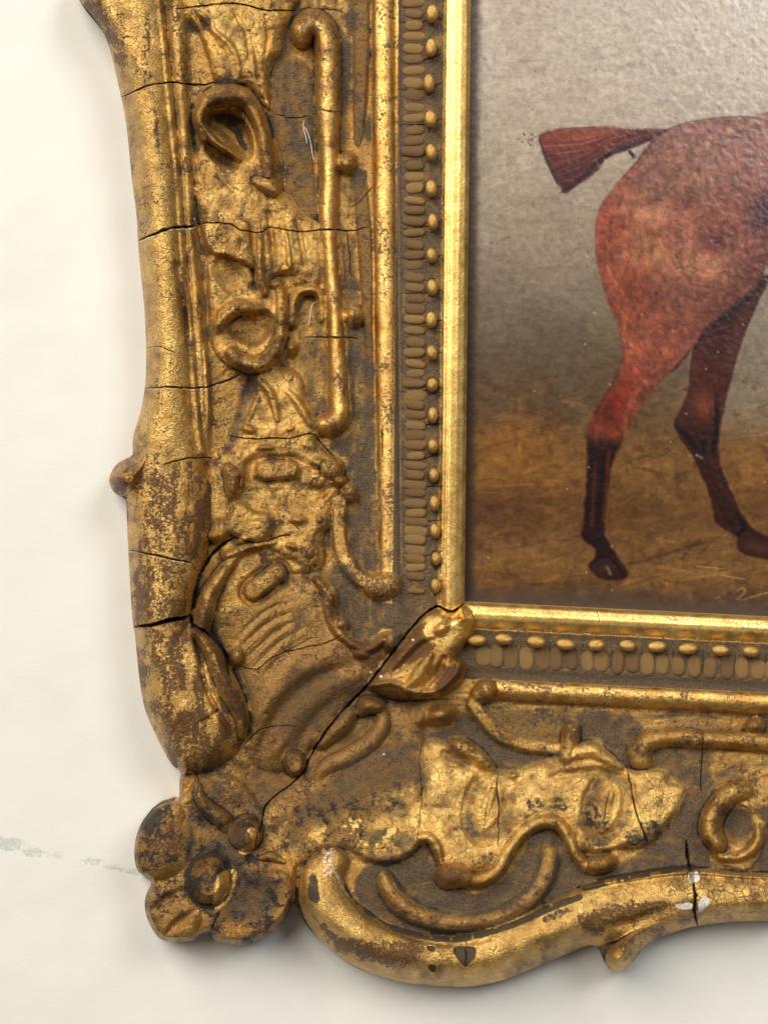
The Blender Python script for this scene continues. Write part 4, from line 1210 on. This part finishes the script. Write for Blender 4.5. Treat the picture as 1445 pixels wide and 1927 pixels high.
def ellipsoid(nu=16, nv=10):
    v, f = [], []
    for j in range(nv + 1):
        th = math.pi * j / nv
        for i in range(nu):
            ph = 2 * math.pi * i / nu
            v.append((math.sin(th) * math.cos(ph), math.sin(th) * math.sin(ph), math.cos(th)))
    for j in range(nv):
        for i in range(nu):
            f.append((j * nu + i, (j + 1) * nu + i, (j + 1) * nu + (i + 1) % nu, j * nu + (i + 1) % nu))
    me = bpy.data.meshes.new('bead')
    me.from_pydata(v, [], f)
    me.polygons.foreach_set('use_smooth', [True] * len(f))
    return me


bead_me = ellipsoid()
bead_me.materials.append(M_BEAD)
rib_me = ellipsoid(14, 8)
rib_me.name = 'rib'
# ribs are squarer capsules
for v in rib_me.vertices:
    x, y, z = v.co
    v.co.x = math.copysign(abs(x) ** 0.55, x)
rib_me.materials.append(M_RIB)
rng = random.Random(3)


def piece(name, me, px, py, z, rx, ry, rz, ang, parent):
    o = bpy.data.objects.new(name, me)
    COL.objects.link(o)
    o.parent = parent
    o.location = world(px, py, z)
    o.scale = (rx * PX, ry * PX, rz * PX)
    o.rotation_euler = (0, 0, math.radians(ang))
    return o


band_l, band_b = made[i_band_l], made[i_band_b]
for k, (x, y) in enumerate(BL):
    f = 1 - 0.22 * k / 19
    piece('bead', bead_me, x, y, 92 - LOWER, 11.5 * f + rng.uniform(-.6, .6), 17 * f + rng.uniform(-1.2, 1), 15, rng.uniform(-6, 6), band_l)
for x, y in BB:
    piece('bead', bead_me, x, y, 92 - LOWER, 17 + rng.uniform(-1.5, 1.5), 10.5 + rng.uniform(-.6, .6), 14, rng.uniform(-8, 4), band_b)
for a, b in zip(BL[:-1], BL[1:]):
    for t_ in (0.0, 0.34, 0.67):
        y = a[1] + (b[1] - a[1]) * t_ + rng.uniform(-2, 2)
        c = 778 + 0.004 * y + rng.uniform(-1.5, 1.5)
        piece('rib', rib_me, c, y, 75.5 - LOWER, 21 + rng.uniform(-4, 2), 9.6 + rng.uniform(-1.5, 1.5), 6.4 + rng.uniform(-3, 1.5), rng.uniform(-9, 6), band_l)
piece('rib', rib_me, 783, 1112, 76 - LOWER, 17, 6, 6, -4, band_l)
for a, b in zip(BB[:-1], BB[1:]):
    for t_ in (0.2, 0.7):
        x = a[0] + (b[0] - a[0]) * t_ + rng.uniform(-3, 3)
        y = 1133 + 0.05 * (x - 876) + 100 + rng.uniform(-1, 1)
        piece('rib', rib_me, x, y, 75 - LOWER, 21 + rng.uniform(-3, 2), 13.5 + rng.uniform(-2, 1.5), 6.6 + rng.uniform(-2.5, 1), 90 + rng.uniform(-5, 5), band_b)

# ------------------------------------------------------------------ painting
PS = 1.9
pxs = np.arange(858, 1484, PS)
pys = np.arange(-36, 1192, PS)
PG = Grid(pxs, pys)
PXX, PYY = np.meshgrid(pxs, pys)


def lin(c):
    c = np.array(c, float) / 255
    return np.where(c < 0.04045, c / 12.92, ((c + 0.055) / 1.055) ** 2.4)


def pn(cell_, seed, octs=4, cy=None):
    return fbm(cell_, seed, octs, pxs, pys, cy)


IMG = np.zeros(PXX.shape + (3,))
stops = [(-40, (170, 154, 136)), (150, (164, 147, 129)), (300, (152, 134, 114)), (430, (138, 120, 101)), (560, (118, 101, 83)), (680, (96, 77, 57)), (760, (90, 67, 44)), (830, (112, 76, 40)), (900, (120, 80, 38)), (960, (102, 66, 34)), (1030, (112, 78, 42)), (1080, (112, 76, 40)), (1120, (84, 62, 48)), (1150, (84, 72, 62)), (1200, (80, 70, 60))]
wy_ = PYY + (pn(60, 301) - 0.5) * 90
for c in range(3):
    IMG[..., c] = np.interp(wy_, [s[0] for s in stops], [s[1][c] for s in stops])


def lay(mask, col, a=1.0):
    m = (mask * a)[..., None]
    IMG[:] = IMG * (1 - m) + np.array(col, float) * m


PW = pn(14, 305, 3) - 0.5
PW2 = pn(5, 306, 2) - 0.5


def pmask(pts, blur=3.0, wob=3.0):
    P = spline(pts, 5, True)
    return sstep(blur, -blur, PG.sdf(P, 60.0) + PW * wob * 2 + PW2 * 2)


def pblob(x, y, rx, ry, ang=0):
    a = math.radians(ang)
    dx, dy = PXX - x, PYY - y
    q = np.hypot((dx * math.cos(a) + dy * math.sin(a)) / rx, (-dx * math.sin(a) + dy * math.cos(a)) / ry)
    return np.exp(-q * q * 1.6)


def pstroke(pts, prof='soft'):
    P = spline([(p[0], p[1], p[2], 1.0) for p in pts], 4) if len(pts) > 2 else np.array([(p[0], p[1], p[2], 1.0) for p in pts], float)
    m = np.zeros(PXX.shape)
    w, v = PG.stroke(P, lambda q, h: h * PROF[prof](q))
    if w is not None:
        m[w] = v
    return m


# ground and air
rgt = sstep(1180, 1420, PXX + (pn(80, 311) - .5) * 120)
lay(rgt * sstep(330, 480, PYY) * sstep(860, 760, PYY), (128, 114, 96), 0.75)
lay(sstep(0.45, 0.75, pn(120, 312)) * sstep(500, 380, PYY), (158, 138, 122), 0.35)
lay(pblob(960, 850, 90, 60) + 0 * PXX, (140, 88, 34), 0.75)
lay(pblob(930, 955, 60, 40), (82, 46, 26), 0.6)
lay(pblob(1030, 960, 110, 40), (88, 56, 26), 0.5)
lay(pblob(1250, 900, 90, 90), (104, 74, 40), 0.6)
lay(pblob(1420, 880, 60, 40), (140, 96, 46), 0.6)
lay(pblob(1200, 960, 60, 30), (88, 58, 26), 0.55)
lay(pblob(980, 1050, 140, 22, 4), (128, 90, 46), 0.5)
lay(pblob(1330, 1080, 140, 26, -4), (138, 100, 56), 0.55)
lay(pblob(1090, 1100, 120, 14), (88, 60, 30), 0.5)
lay(pblob(930, 730, 60, 60), (104, 78, 56), 0.5)
lay(pblob(1010, 620, 110, 70), (84, 72, 58), 0.4)
lay(sstep(0.5, 0.8, pn(20, 313)) * sstep(700, 800, PYY), (150, 104, 48), 0.35)
lay(sstep(0.5, 0.8, pn(16, 314)) * sstep(600, 760, PYY), (70, 42, 22), 0.4)
for s_ in ([(1180, 1062, 4), (1260, 1040, 7), (1320, 1020, 4)], [(1280, 1052, 3), (1300, 1030, 5), (1318, 1014, 2)], [(1318, 1040, 3), (1340, 1018, 3)]):
    lay(pstroke(s_), (76, 50, 26), 0.7)

# chestnut horse seen from behind its flank
far = pmask([(1312, 640), (1297, 690), (1293, 735), (1280, 770), (1267, 796), (1280, 826), (1301, 856), (1316, 886), (1331, 922), (1341, 960), (1346, 985), (1370, 1000), (1386, 1012), (1388, 1035), (1420, 1048), (1500, 1060), (1500, 1035), (1425, 1000), (1402, 978), (1386, 950), (1371, 915), (1357, 880), (1351, 850), (1354, 810), (1366, 750), (1381, 690), (1396, 640), (1416, 590), (1445, 520), (1380, 560)], 3, 2)
lay(far, (78, 34, 24))
lay(far * pblob(1380, 600, 60, 110), (62, 26, 22), 0.8)
lay(far * pblob(1385, 640, 20, 70, 15), (104, 58, 44), 0.4)
lay(far * pblob(1325, 765, 24, 30), (132, 66, 40), 0.75)
lay(far * pblob(1345, 700, 20, 60), (78, 30, 26), 0.6)
lay(pstroke([(1348, 740, 7), (1347, 800, 7), (1340, 850, 8)]), (40, 12, 10), 0.85)
lay(pstroke([(1270, 800, 5), (1290, 820, 8), (1315, 850, 9), (1325, 830, 7)]), (44, 14, 10), 0.85)
lay(far * pstroke([(1320, 870, 12), (1345, 920, 10), (1365, 970, 10), (1390, 1005, 9)]), (72, 26, 14), 0.8)
lay(pstroke([(1385, 970, 7), (1400, 990, 9), (1388, 1005, 6)]), (34, 14, 10), 0.85)
lay(far * pblob(1425, 1030, 40, 16, 15), (98, 54, 42), 0.8)
lay(pstroke([(1310, 856, 4), (1320, 862, 4)]), (130, 112, 84), 0.9)
body = pmask([(1232, 256), (1264, 240), (1310, 228), (1360, 221), (1400, 221), (1500, 236), (1500, 540), (1446, 500), (1430, 530), (1400, 562), (1350, 602), (1310, 642), (1294, 668), (1270, 692), (1240, 722), (1215, 757), (1196, 782), (1181, 812), (1165, 842), (1152, 870), (1143, 920), (1138, 970), (1137, 1004), (1150, 1028), (1166, 1055), (1182, 1080), (1170, 1091), (1135, 1090), (1114, 1076), (1108, 1064), (1120, 1045), (1117, 1030), (1104, 1020), (1093, 1006), (1097, 984), (1101, 930), (1105, 870), (1102, 810), (1112, 785), (1131, 755), (1156, 710), (1170, 680), (1168, 640), (1156, 597), (1141, 560), (1130, 520), (1121, 480), (1120, 430), (1127, 396), (1141, 370), (1166, 340), (1196, 305)], 4, 2.6)
lay(body, (126, 62, 40))
lay(body * sstep(430, 310, PYY + (PXX - 1200) * 0.1), (142, 86, 70), 0.92)
lay(body * pblob(1290, 330, 110, 60), (126, 74, 52), 0.6)
lay(body * pblob(1400, 290, 90, 60), (146, 84, 70), 0.6)
lay(body * pblob(1160, 440, 50, 90), (158, 62, 36), 0.9)
lay(body * pblob(1220, 405, 80, 22, 5), (186, 112, 84), 0.85)
lay(body * pblob(1210, 480, 60, 70), (178, 108, 64), 0.8)
lay(body * pblob(1330, 500, 70, 50), (180, 118, 82), 0.85)
lay(body * pblob(1300, 440, 60, 40, -30), (160, 88, 62), 0.6)
lay(body * pblob(1340, 455, 30, 36, 40), (112, 40, 36), 0.85)
lay(body * pblob(1290, 375, 26, 20), (126, 52, 44), 0.5)
lay(body * pblob(1435, 405, 34, 60, 20), (72, 30, 34), 0.95)
lay(body * pstroke([(1445, 450, 26), (1400, 545, 26), (1330, 595, 22), (1260, 680, 14)]), (92, 36, 30), 0.6)
lay(body * pblob(1400, 470, 20, 50, 25), (160, 84, 60), 0.6)
lay(body * pblob(1185, 545, 50, 60), (136, 50, 24), 0.85)
lay(body * pblob(1220, 600, 70, 60), (126, 46, 28), 0.8)
lay(body * pblob(1290, 570, 90, 40, -20), (148, 78, 54), 0.75)
lay(body * pblob(1240, 660, 60, 40), (146, 66, 44), 0.7)
lay(body * pstroke([(1195, 640, 20), (1190, 700, 26), (1170, 760, 24), (1155, 820, 16)]), (156, 62, 38), 0.75)
lay(body * pblob(1150, 770, 26, 60, 25), (110, 34, 20), 0.7)
lay(body * pstroke([(1175, 820, 5), (1180, 770, 7), (1210, 720, 7), (1245, 680, 5)]), (170, 92, 66), 0.32)
lay(body * pstroke([(1180, 330, 40), (1140, 400, 26), (1128, 470, 16), (1140, 550, 16), (1165, 620, 14)]), (128, 42, 26), 0.45)
lay(np.maximum(body, far) * pstroke([(1445, 505, 10), (1420, 545, 13), (1380, 580, 12), (1330, 620, 9), (1300, 660, 7), (1260, 705, 6)]), (52, 20, 18), 0.9)
lay(body * pstroke([(1166, 600, 6), (1170, 660, 7), (1150, 720, 8), (1120, 775, 7)]), (82, 26, 20), 0.6)
mo = pn(34, 361, 3)
mo2 = pn(15, 362, 3)
lay(body * sstep(0.5, 0.8, mo) * sstep(700, 640, PYY), (178, 108, 70), 0.25)
lay(body * sstep(0.50, 0.30, mo), (92, 38, 30), 0.2)
lay(body * sstep(0.55, 0.75, mo2), (112, 46, 32), 0.14)
lay(body * sstep(0.45, 0.28, mo2) * sstep(700, 640, PYY), (180, 112, 76), 0.14)
lay(body * pstroke([(1240, 560, 60), (1330, 545, 50), (1420, 490, 40)]), (92, 40, 30), 0.35)


def dab(pts, col, a):
    P = spline([(p[0], p[1], p[2], 1.0) for p in pts], 4)
    w, v = PG.stroke(P, lambda q, h: h * soft(q))
    if w is not None and v.size:
        m = (v * a)[..., None]
        IMG[w] = IMG[w] * (1 - m) + np.array(col, float) * m


def sample(x, y):
    i = int(np.clip((x - pxs[0]) / PS, 0, len(pxs) - 1)); j = int(np.clip((y - pys[0]) / PS, 0, len(pys) - 1))
    return j, i


rb_ = random.Random(21)
for (msk, x0, x1, y0, y1, cnt, cx_, cy_) in ((body, 1118, 1450, 225, 720, 620, 1330, 440), (body, 1100, 1250, 640, 860, 120, 1500, 500), (far, 1265, 1420, 560, 960, 120, 1700, 700)):
    k = 0
    while k < cnt:
        k += 1
        x, y = rb_.uniform(x0, x1), rb_.uniform(y0, y1)
        j, i = sample(x, y)
        if msk[j, i] < 0.9:
            continue
        c = IMG[j, i].copy()
        f = rb_.uniform(0.78, 1.22)
        c = c * f + np.array([rb_.uniform(-8, 10), rb_.uniform(-6, 4), rb_.uniform(-5, 4)])
        dx, dy = -(y - cy_), (x - cx_)
        L = math.hypot(dx, dy) + 1
        ln = rb_.uniform(9, 30)
        dx, dy = dx / L * ln, dy / L * ln
        r = rb_.uniform(2.0, 5.5)
        e0, e1 = sample(x - dx, y - dy), sample(x + dx, y + dy)
        if msk[e0] < 0.9 or msk[e1] < 0.9:
            continue
        dab([(x - dx, y - dy, r * 0.6), (x + rb_.uniform(-3, 3), y + rb_.uniform(-3, 3), r), (x + dx, y + dy, r * 0.5)], c, rb_.uniform(0.3, 0.7))
keep_b = np.maximum(body, far)
for k in range(900):
    x, y = rb_.uniform(885, 1450), rb_.uniform(0, 1110) if k % 2 else rb_.uniform(720, 1110)
    j, i = sample(x, y)
    ln = rb_.uniform(8, 34)
    tilt = rb_.uniform(-0.5, 0.3)
    if keep_b[j, i] > 0.05 or keep_b[sample(x - ln, y - ln * tilt)] > 0.05 or keep_b[sample(x + ln, y + ln * tilt)] > 0.05:
        continue
    f = rb_.uniform(0.86, 1.15) if y < 720 else rb_.uniform(0.72, 1.3)
    dab([(x - ln, y - ln * tilt, 2), (x, y + rb_.uniform(-3, 3), rb_.uniform(2.5, 6)), (x + ln, y + ln * tilt, 2)], IMG[j, i] * f, 0.45)
# cannon bone, pastern and hoof
cannon = body * sstep(812, 850, PYY)
lay(cannon, (60, 22, 14), 0.94)
lay(cannon * pstroke([(1112, 800, 12), (1112, 850, 10), (1122, 880, 10)]), (56, 18, 12), 0.85)
lay(cannon * pstroke([(1120, 870, 5), (1116, 930, 6), (1112, 990, 7)]), (112, 54, 32), 0.5)
lay(cannon * pstroke([(1136, 860, 5), (1130, 920, 5), (1124, 980, 4)]), (44, 14, 10), 0.7)
lay(cannon * pstroke([(1145, 850, 6), (1140, 920, 5), (1134, 980, 6)]), (110, 44, 22), 0.7)
lay(cannon * pstroke([(1095, 1005, 8), (1115, 1022, 11), (1135, 1018, 9)]), (46, 16, 12), 0.8)
lay(cannon * pblob(1140, 1070, 40, 24), (84, 46, 34), 0.9)
lay(pstroke([(1142, 1068, 4), (1148, 1080, 5)]), (124, 100, 84), 0.8)
lay(pstroke([(1112, 1060, 4), (1128, 1048, 4), (1150, 1052, 4), (1172, 1082, 4)]), (48, 20, 14), 0.7)
lay(body * sstep(760, 640, PYY), (156, 104, 92), 0.2)
# tail
tail = pmask([(1013, 257), (1030, 247), (1060, 242), (1110, 238), (1150, 239), (1200, 243), (1252, 245), (1228, 262), (1200, 272), (1160, 287), (1136, 302), (1116, 326), (1086, 345), (1063, 362), (1050, 346), (1040, 326), (1028, 296), (1019, 270)], 4, 3.5)
lay(tail, (122, 58, 40))
lay(tail * pblob(1110, 262, 60, 18, -8), (150, 82, 58), 0.6)
lay(tail * sstep(-10, 26, (PYY - 290) + (PXX - 1080) * 0.55), (66, 26, 22), 0.6)
r3 = random.Random(11)
for k in range(18):
    f = r3.random()
    x0, y0 = 1016 + 46 * f, 262 + 96 * f
    lay(pstroke([(x0 + 14, y0 - 5, 3.2), (x0, y0 + 1, 2.4), (x0 - r3.uniform(3, 10), y0 + r3.uniform(2, 8), 1.2)]), r3.choice([(70, 32, 30), (110, 56, 40), (52, 26, 30)]), 0.6)
for k in range(26):
    f = k / 25
    x0, y0 = 1020 + 42 * f, 268 + 92 * f
    x1, y1 = 1180 + r3.uniform(-40, 40), 252 + 26 * f
    lay(tail * pstroke([(x0, y0, 1.4), ((x0 + x1) / 2, (y0 + y1) / 2 + 6, 2.2), (x1, y1, 1.2)]), r3.choice([(92, 34, 24), (172, 96, 64), (70, 22, 20)]), 0.5)
lay(tail * sstep(0, 60, (PYY - 262) - (PXX - 1020) * 0.1) * 0.5, (72, 28, 24), 0.9)
lay(pstroke([(1015, 262, 3), (1026, 295, 5), (1038, 322, 5), (1048, 345, 3)]), (50, 24, 30), 0.85)
lay(pstroke([(1060, 360, 5), (1095, 335, 7), (1120, 310, 7), (1150, 288, 7), (1195, 272, 7), (1225, 260, 3)]), (46, 18, 22), 0.95)
lay(pstroke([(1015, 256, 2), (1060, 243, 2.5), (1120, 239, 2)]), (86, 46, 40), 0.6)
lay(pstroke([(1184, 285, 5), (1192, 294, 7)]), (36, 20, 28), 0.9)
lay(pstroke([(1170, 336, 2.5), (1200, 302, 2.5), (1232, 262, 2.5)]), (86, 32, 26), 0.6)
lay(pstroke([(1240, 252, 2), (1280, 234, 2.5), (1330, 224, 2.5), (1400, 220, 2.5), (1450, 228, 2)]), (100, 46, 40), 0.5)
IMG[:] = IMG + (far * (1 - body) * sstep(830, 740, PYY))[..., None] * np.array([16., 8., 6.])
hm_ = np.maximum(body, far)[..., None]
IMG[:] = IMG * (1 - hm_) + hm_ * np.clip(np.array([124., 60., 45.]) + (IMG - np.array([124., 60., 45.])) * np.array([1.32, 1.3, 1.25]), 6, 235) * np.array([0.90, 0.93, 0.93])
# brush marks and grain of the paint
streak = pn(8, 341, 3, cy=14) - 0.5
streak2 = pn(26, 342, 3, cy=6) - 0.5
grain = np.random.RandomState(5).rand(*PXX.shape) - 0.5
gm = 1 + 0.34 * streak * (0.35 + body) + 0.12 * streak2 + 0.16 * (pn(9, 343, 3) - .5) + 0.10 * grain
IMG *= gm[..., None]
lay(sstep(0.62, 0.78, pn(6, 344, 3)) * (0.4 + 0.6 * body), (70, 34, 24), 0.28)
# signature strokes, scratches and specks
for s_ in ([(1386, 1112, 1.6), (1396, 1106, 1.9), (1402, 1110, 1.9), (1396, 1120, 1.8), (1386, 1128, 1.8), (1396, 1129, 1.6), (1412, 1124, 1.8), (1436, 1117, 1.7), (1462, 1112, 1.5)], [(1345, 1126, 1.6), (1354, 1123, 1.6)]):
    lay(pstroke(s_, 'flat'), (176, 130, 76), 0.6)
for s_ in ([(1310, 1066, 1.3), (1360, 1070, 1.3)], [(1355, 1082, 1.3), (1400, 1090, 1.3)], [(1280, 182, 1.2), (1308, 168, 1.2)]):
    lay(pstroke(s_, 'flat'), (190, 160, 120), 0.45)
for k in range(120):
    x, y = r3.uniform(885, 1450), r3.uniform(0, 1110)
    lay(pstroke([(x, y, r3.uniform(1.2, 2.3)), (x + r3.uniform(-2, 2), y + 1.5, 1.2)], 'flat'), r3.choice([(64, 44, 34), (64, 44, 34), (200, 176, 150)]), 0.55)
for k in range(14):
    x, y = 1000 + r3.gauss(0, 9), 262 + r3.gauss(0, 9)
    lay(pstroke([(x, y, r3.uniform(1.5, 3)), (x + 1, y + 1.5, 1.2)], 'flat'), (78, 54, 46), 0.6)
# darker band along the left sight edge, dust settled along the lower one
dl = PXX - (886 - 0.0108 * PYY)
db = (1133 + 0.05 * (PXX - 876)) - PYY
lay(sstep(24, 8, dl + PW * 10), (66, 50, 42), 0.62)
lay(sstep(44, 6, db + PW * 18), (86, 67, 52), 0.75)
lum_ = IMG.mean(-1, keepdims=True)
IMG = np.clip(lum_ + (IMG - lum_) * np.array([0.92, 1.0, 1.0]), 4, 250)
IMG = np.clip(255 * (IMG / 255 * 0.96) ** (1.0 + 0.22 * (1 - IMG.mean(-1, keepdims=True) / 160).clip(0, 1)), 5, 235)
LI = lin(IMG)

Z = 27 + (pn(9, 351, 3) - 0.5) * 0.7
px_, py_, pz_ = world(PXX, PYY, Z)
pp = np.stack([px_, py_, pz_], -1).reshape(-1, 3)
ny, nx = PXX.shape
pi_ = np.arange(nx * ny).reshape(ny, nx)
qd = np.stack([pi_[:-1, :-1], pi_[1:, :-1], pi_[1:, 1:], pi_[:-1, 1:]], -1).reshape(-1, 4)
# sides and back of the panel
ring = np.concatenate([pi_[0, :], pi_[1:, -1], pi_[-1, -2::-1], pi_[-2:0:-1, 0]])
nb_ = len(pp)
low = pp[ring].copy(); low[:, 2] -= 20 * PX
k_ = np.arange(len(ring)); k2 = (k_ + 1) % len(ring)
side = np.stack([ring[k_], ring[k2], nb_ + k2, nb_ + k_], -1)
col4 = np.concatenate([LI.reshape(-1, 3), np.ones((nb_, 1))], 1)
col4 = np.vstack([col4, np.tile([[0.25, 0.18, 0.1, 1]], (len(ring), 1))])
pme = mesh_np('painting', np.vstack([pp, low]), np.vstack([qd, side]), None, {'paint': col4})
t = NT('oil_paint')
at = t.n('ShaderNodeAttribute', attribute_name='paint')
tc = t.n('ShaderNodeTexCoord').outputs['Object']
f1 = t.noise(tc, 2.6, 3, 0.7)
f2 = t.noise(tc, 9, 3, 0.65)
f3 = t.noise(tc, 60, 3, 0.6)
v = t.math('ADD', t.math('MULTIPLY', f1, 0.26), t.math('MULTIPLY', f2, 0.10))
v = t.math('ADD', v, 0.79)
cm = t.n('ShaderNodeVectorMath', operation='SCALE')
t.link(at.outputs['Color'], cm.inputs[0]); t.link(v, cm.inputs['Scale'])
p = t.n('ShaderNodeBsdfPrincipled')
t.link(cm.outputs[0], p.inputs['Base Color'])
t.link(t.mixf(f3, 0.20, 0.29), p.inputs['Roughness'])
p.inputs['Specular IOR Level'].default_value = 0.42
hh = t.math('ADD', t.math('MULTIPLY', f2, 1.6), t.math('MULTIPLY', f1, 0.5))
bp = t.n('ShaderNodeBump'); bp.inputs['Strength'].default_value = 0.085; bp.inputs['Distance'].default_value = 1.6 * PX
t.link(hh, bp.inputs['Height']); t.link(bp.outputs[0], p.inputs['Normal'])
o = t.n('ShaderNodeOutputMaterial'); t.link(p.outputs[0], o.inputs[0])
painting = link('painting', pme, t.m)
tag(painting, 'varnished oil painting of a chestnut horse\'s hindquarters and tail, set inside the gilded frame', 'painting')

# ------------------------------------------------------------------ wall
WS = 8.0
wxs = np.arange(-560, 2060, WS)
wys = np.arange(-700, 2700, WS)
WX, WY = np.meshgrid(wxs, wys)
wz_ = (fbm(160, 401, 3, wxs, wys) - 0.5) * 5 - 2.5
pos = np.stack([(WX - CX) * PX, (CY - WY) * PX, wz_ * PX], -1).reshape(-1, 3)
WG = Grid(wxs, wys)
wm = np.zeros(WX.shape)
for (x, y, rx, ry, am) in ((-30, 1584, 60, 20, 1), (18, 1590, 42, 20, 1), (62, 1606, 40, 15, .8), (105, 1612, 30, 12, .7), (160, 1604, 26, 10, .35), (175, 1622, 34, 12, .8), (215, 1634, 30, 11, .8), (250, 1642, 26, 10, .9), (290, 1655, 40, 12, .8)):
    q_ = np.hypot((WX - x) / rx, (WY - y) / ry)
    wm = np.maximum(wm, am * np.clip(1 - q_ * q_, 0, 1))
ring_m = np.zeros(WX.shape)
P = np.array([(988 + 17 * math.cos(a), 1838 + 26 * math.sin(a), 6, 1.0) for a in np.linspace(-0.4, 3.5, 18)])
w, v_ = WG.stroke(P, lambda q, h: h * soft(q))
ring_m[w] = v_
wcol = np.stack([wm, ring_m, wm * 0, wm * 0 + 1], -1).reshape(-1, 4)
n_y, n_x = WX.shape
wi = np.arange(n_x * n_y).reshape(n_y, n_x)
wq = np.stack([wi[:-1, :-1], wi[1:, :-1], wi[1:, 1:], wi[:-1, 1:]], -1).reshape(-1, 4)
wme = mesh_np('wall', pos, wq, None, {'marks': wcol})
t = NT('wall_paint')
at = t.n('ShaderNodeAttribute', attribute_name='marks')
sp_ = t.n('ShaderNodeSeparateColor'); t.link(at.outputs['Color'], sp_.inputs[0])
tc = t.n('ShaderNodeTexCoord').outputs['Object']
f1 = t.noise(tc, 7, 4, 0.7); f2 = t.noise(tc, 130, 3, 0.55); f3 = t.noise(tc, 8, 5, 0.8)
base = t.mix(f2, (0.565, 0.542, 0.485, 1), (0.605, 0.58, 0.52, 1))
sc = t.ramp(t.math('ADD', t.math('MULTIPLY', sp_.outputs[0], 0.62), t.math('SUBTRACT', f3, 0.74)), 0.0, 0.30)
base = t.mix(t.math('MULTIPLY', sc, 0.9), base, t.mix(f1, (0.24, 0.26, 0.22, 1), (0.60, 0.60, 0.54, 1)))
base = t.mix(t.math('MULTIPLY', sp_.outputs[1], 0.22), base, (0.55, 0.40, 0.22, 1))
p = t.n('ShaderNodeBsdfPrincipled'); t.link(base, p.inputs['Base Color']); p.inputs['Roughness'].default_value = 0.62
p.inputs['Specular IOR Level'].default_value = 0.3
bp = t.n('ShaderNodeBump'); bp.inputs['Strength'].default_value = 0.28; bp.inputs['Distance'].default_value = 3 * PX
t.link(t.math('SUBTRACT', t.math('ADD', t.math('MULTIPLY', f1, 0.3), t.math('MULTIPLY', f3, 0.5)), t.math('MULTIPLY', sc, 1.0)), bp.inputs['Height']); t.link(bp.outputs[0], p.inputs['Normal'])
o = t.n('ShaderNodeOutputMaterial'); t.link(p.outputs[0], o.inputs[0])
wall = link('wall', wme, t.m)
wall['kind'] = 'structure'
tag(wall, 'plain cream painted wall with a grey scuffed crack at the left', 'wall')

# ------------------------------------------------------------------ strands of cobweb caught in the relief


def height_at(x, y):
    i = int((x - X0) / S); j = int((y - Y0) / S)
    return float(H[j, i])


def strand(pts, label):
    P = spline([(a, b, 0, 0) for a, b in pts], 4)
    v, f = [], []
    for k, p_ in enumerate(P):
        z = height_at(p_[0], p_[1]) + 3.5
        d = P[min(k + 1, len(P) - 1)] - P[max(k - 1, 0)]
        L = math.hypot(d[0], d[1]) or 1
        nx_, ny_ = -d[1] / L, d[0] / L
        r = 0.62 if 0 < k < len(P) - 1 else 0.3
        for a in range(5):
            an = 2 * math.pi * a / 5
            v.append(world(p_[0] + nx_ * r * math.cos(an), p_[1] + ny_ * r * math.cos(an), z + r * math.sin(an)))
        if k:
            for a in range(5):
                b0, b1 = (k - 1) * 5, k * 5
                f.append((b0 + a, b0 + (a + 1) % 5, b1 + (a + 1) % 5, b1 + a))
    me = bpy.data.meshes.new('cobweb_strand')
    me.from_pydata(v, [], f)
    o = link('cobweb_strand', me, M_FIBRE)
    tag(o, label, 'cobweb', 'cobweb strands caught in the frame relief')


strand([(572, 226), (571, 240), (575, 255), (578, 270)], 'short pale cobweb strand in the dusty hollow left of the long hook, uppermost')
strand([(573, 238), (580, 252), (585, 270), (588, 290), (592, 305)], 'longer pale cobweb strand slanting beside the left edge of the long hook')
strand([(598, 568), (588, 572), (584, 590), (581, 612)], 'bent pale cobweb strand under the small arch in the middle of the left arm')
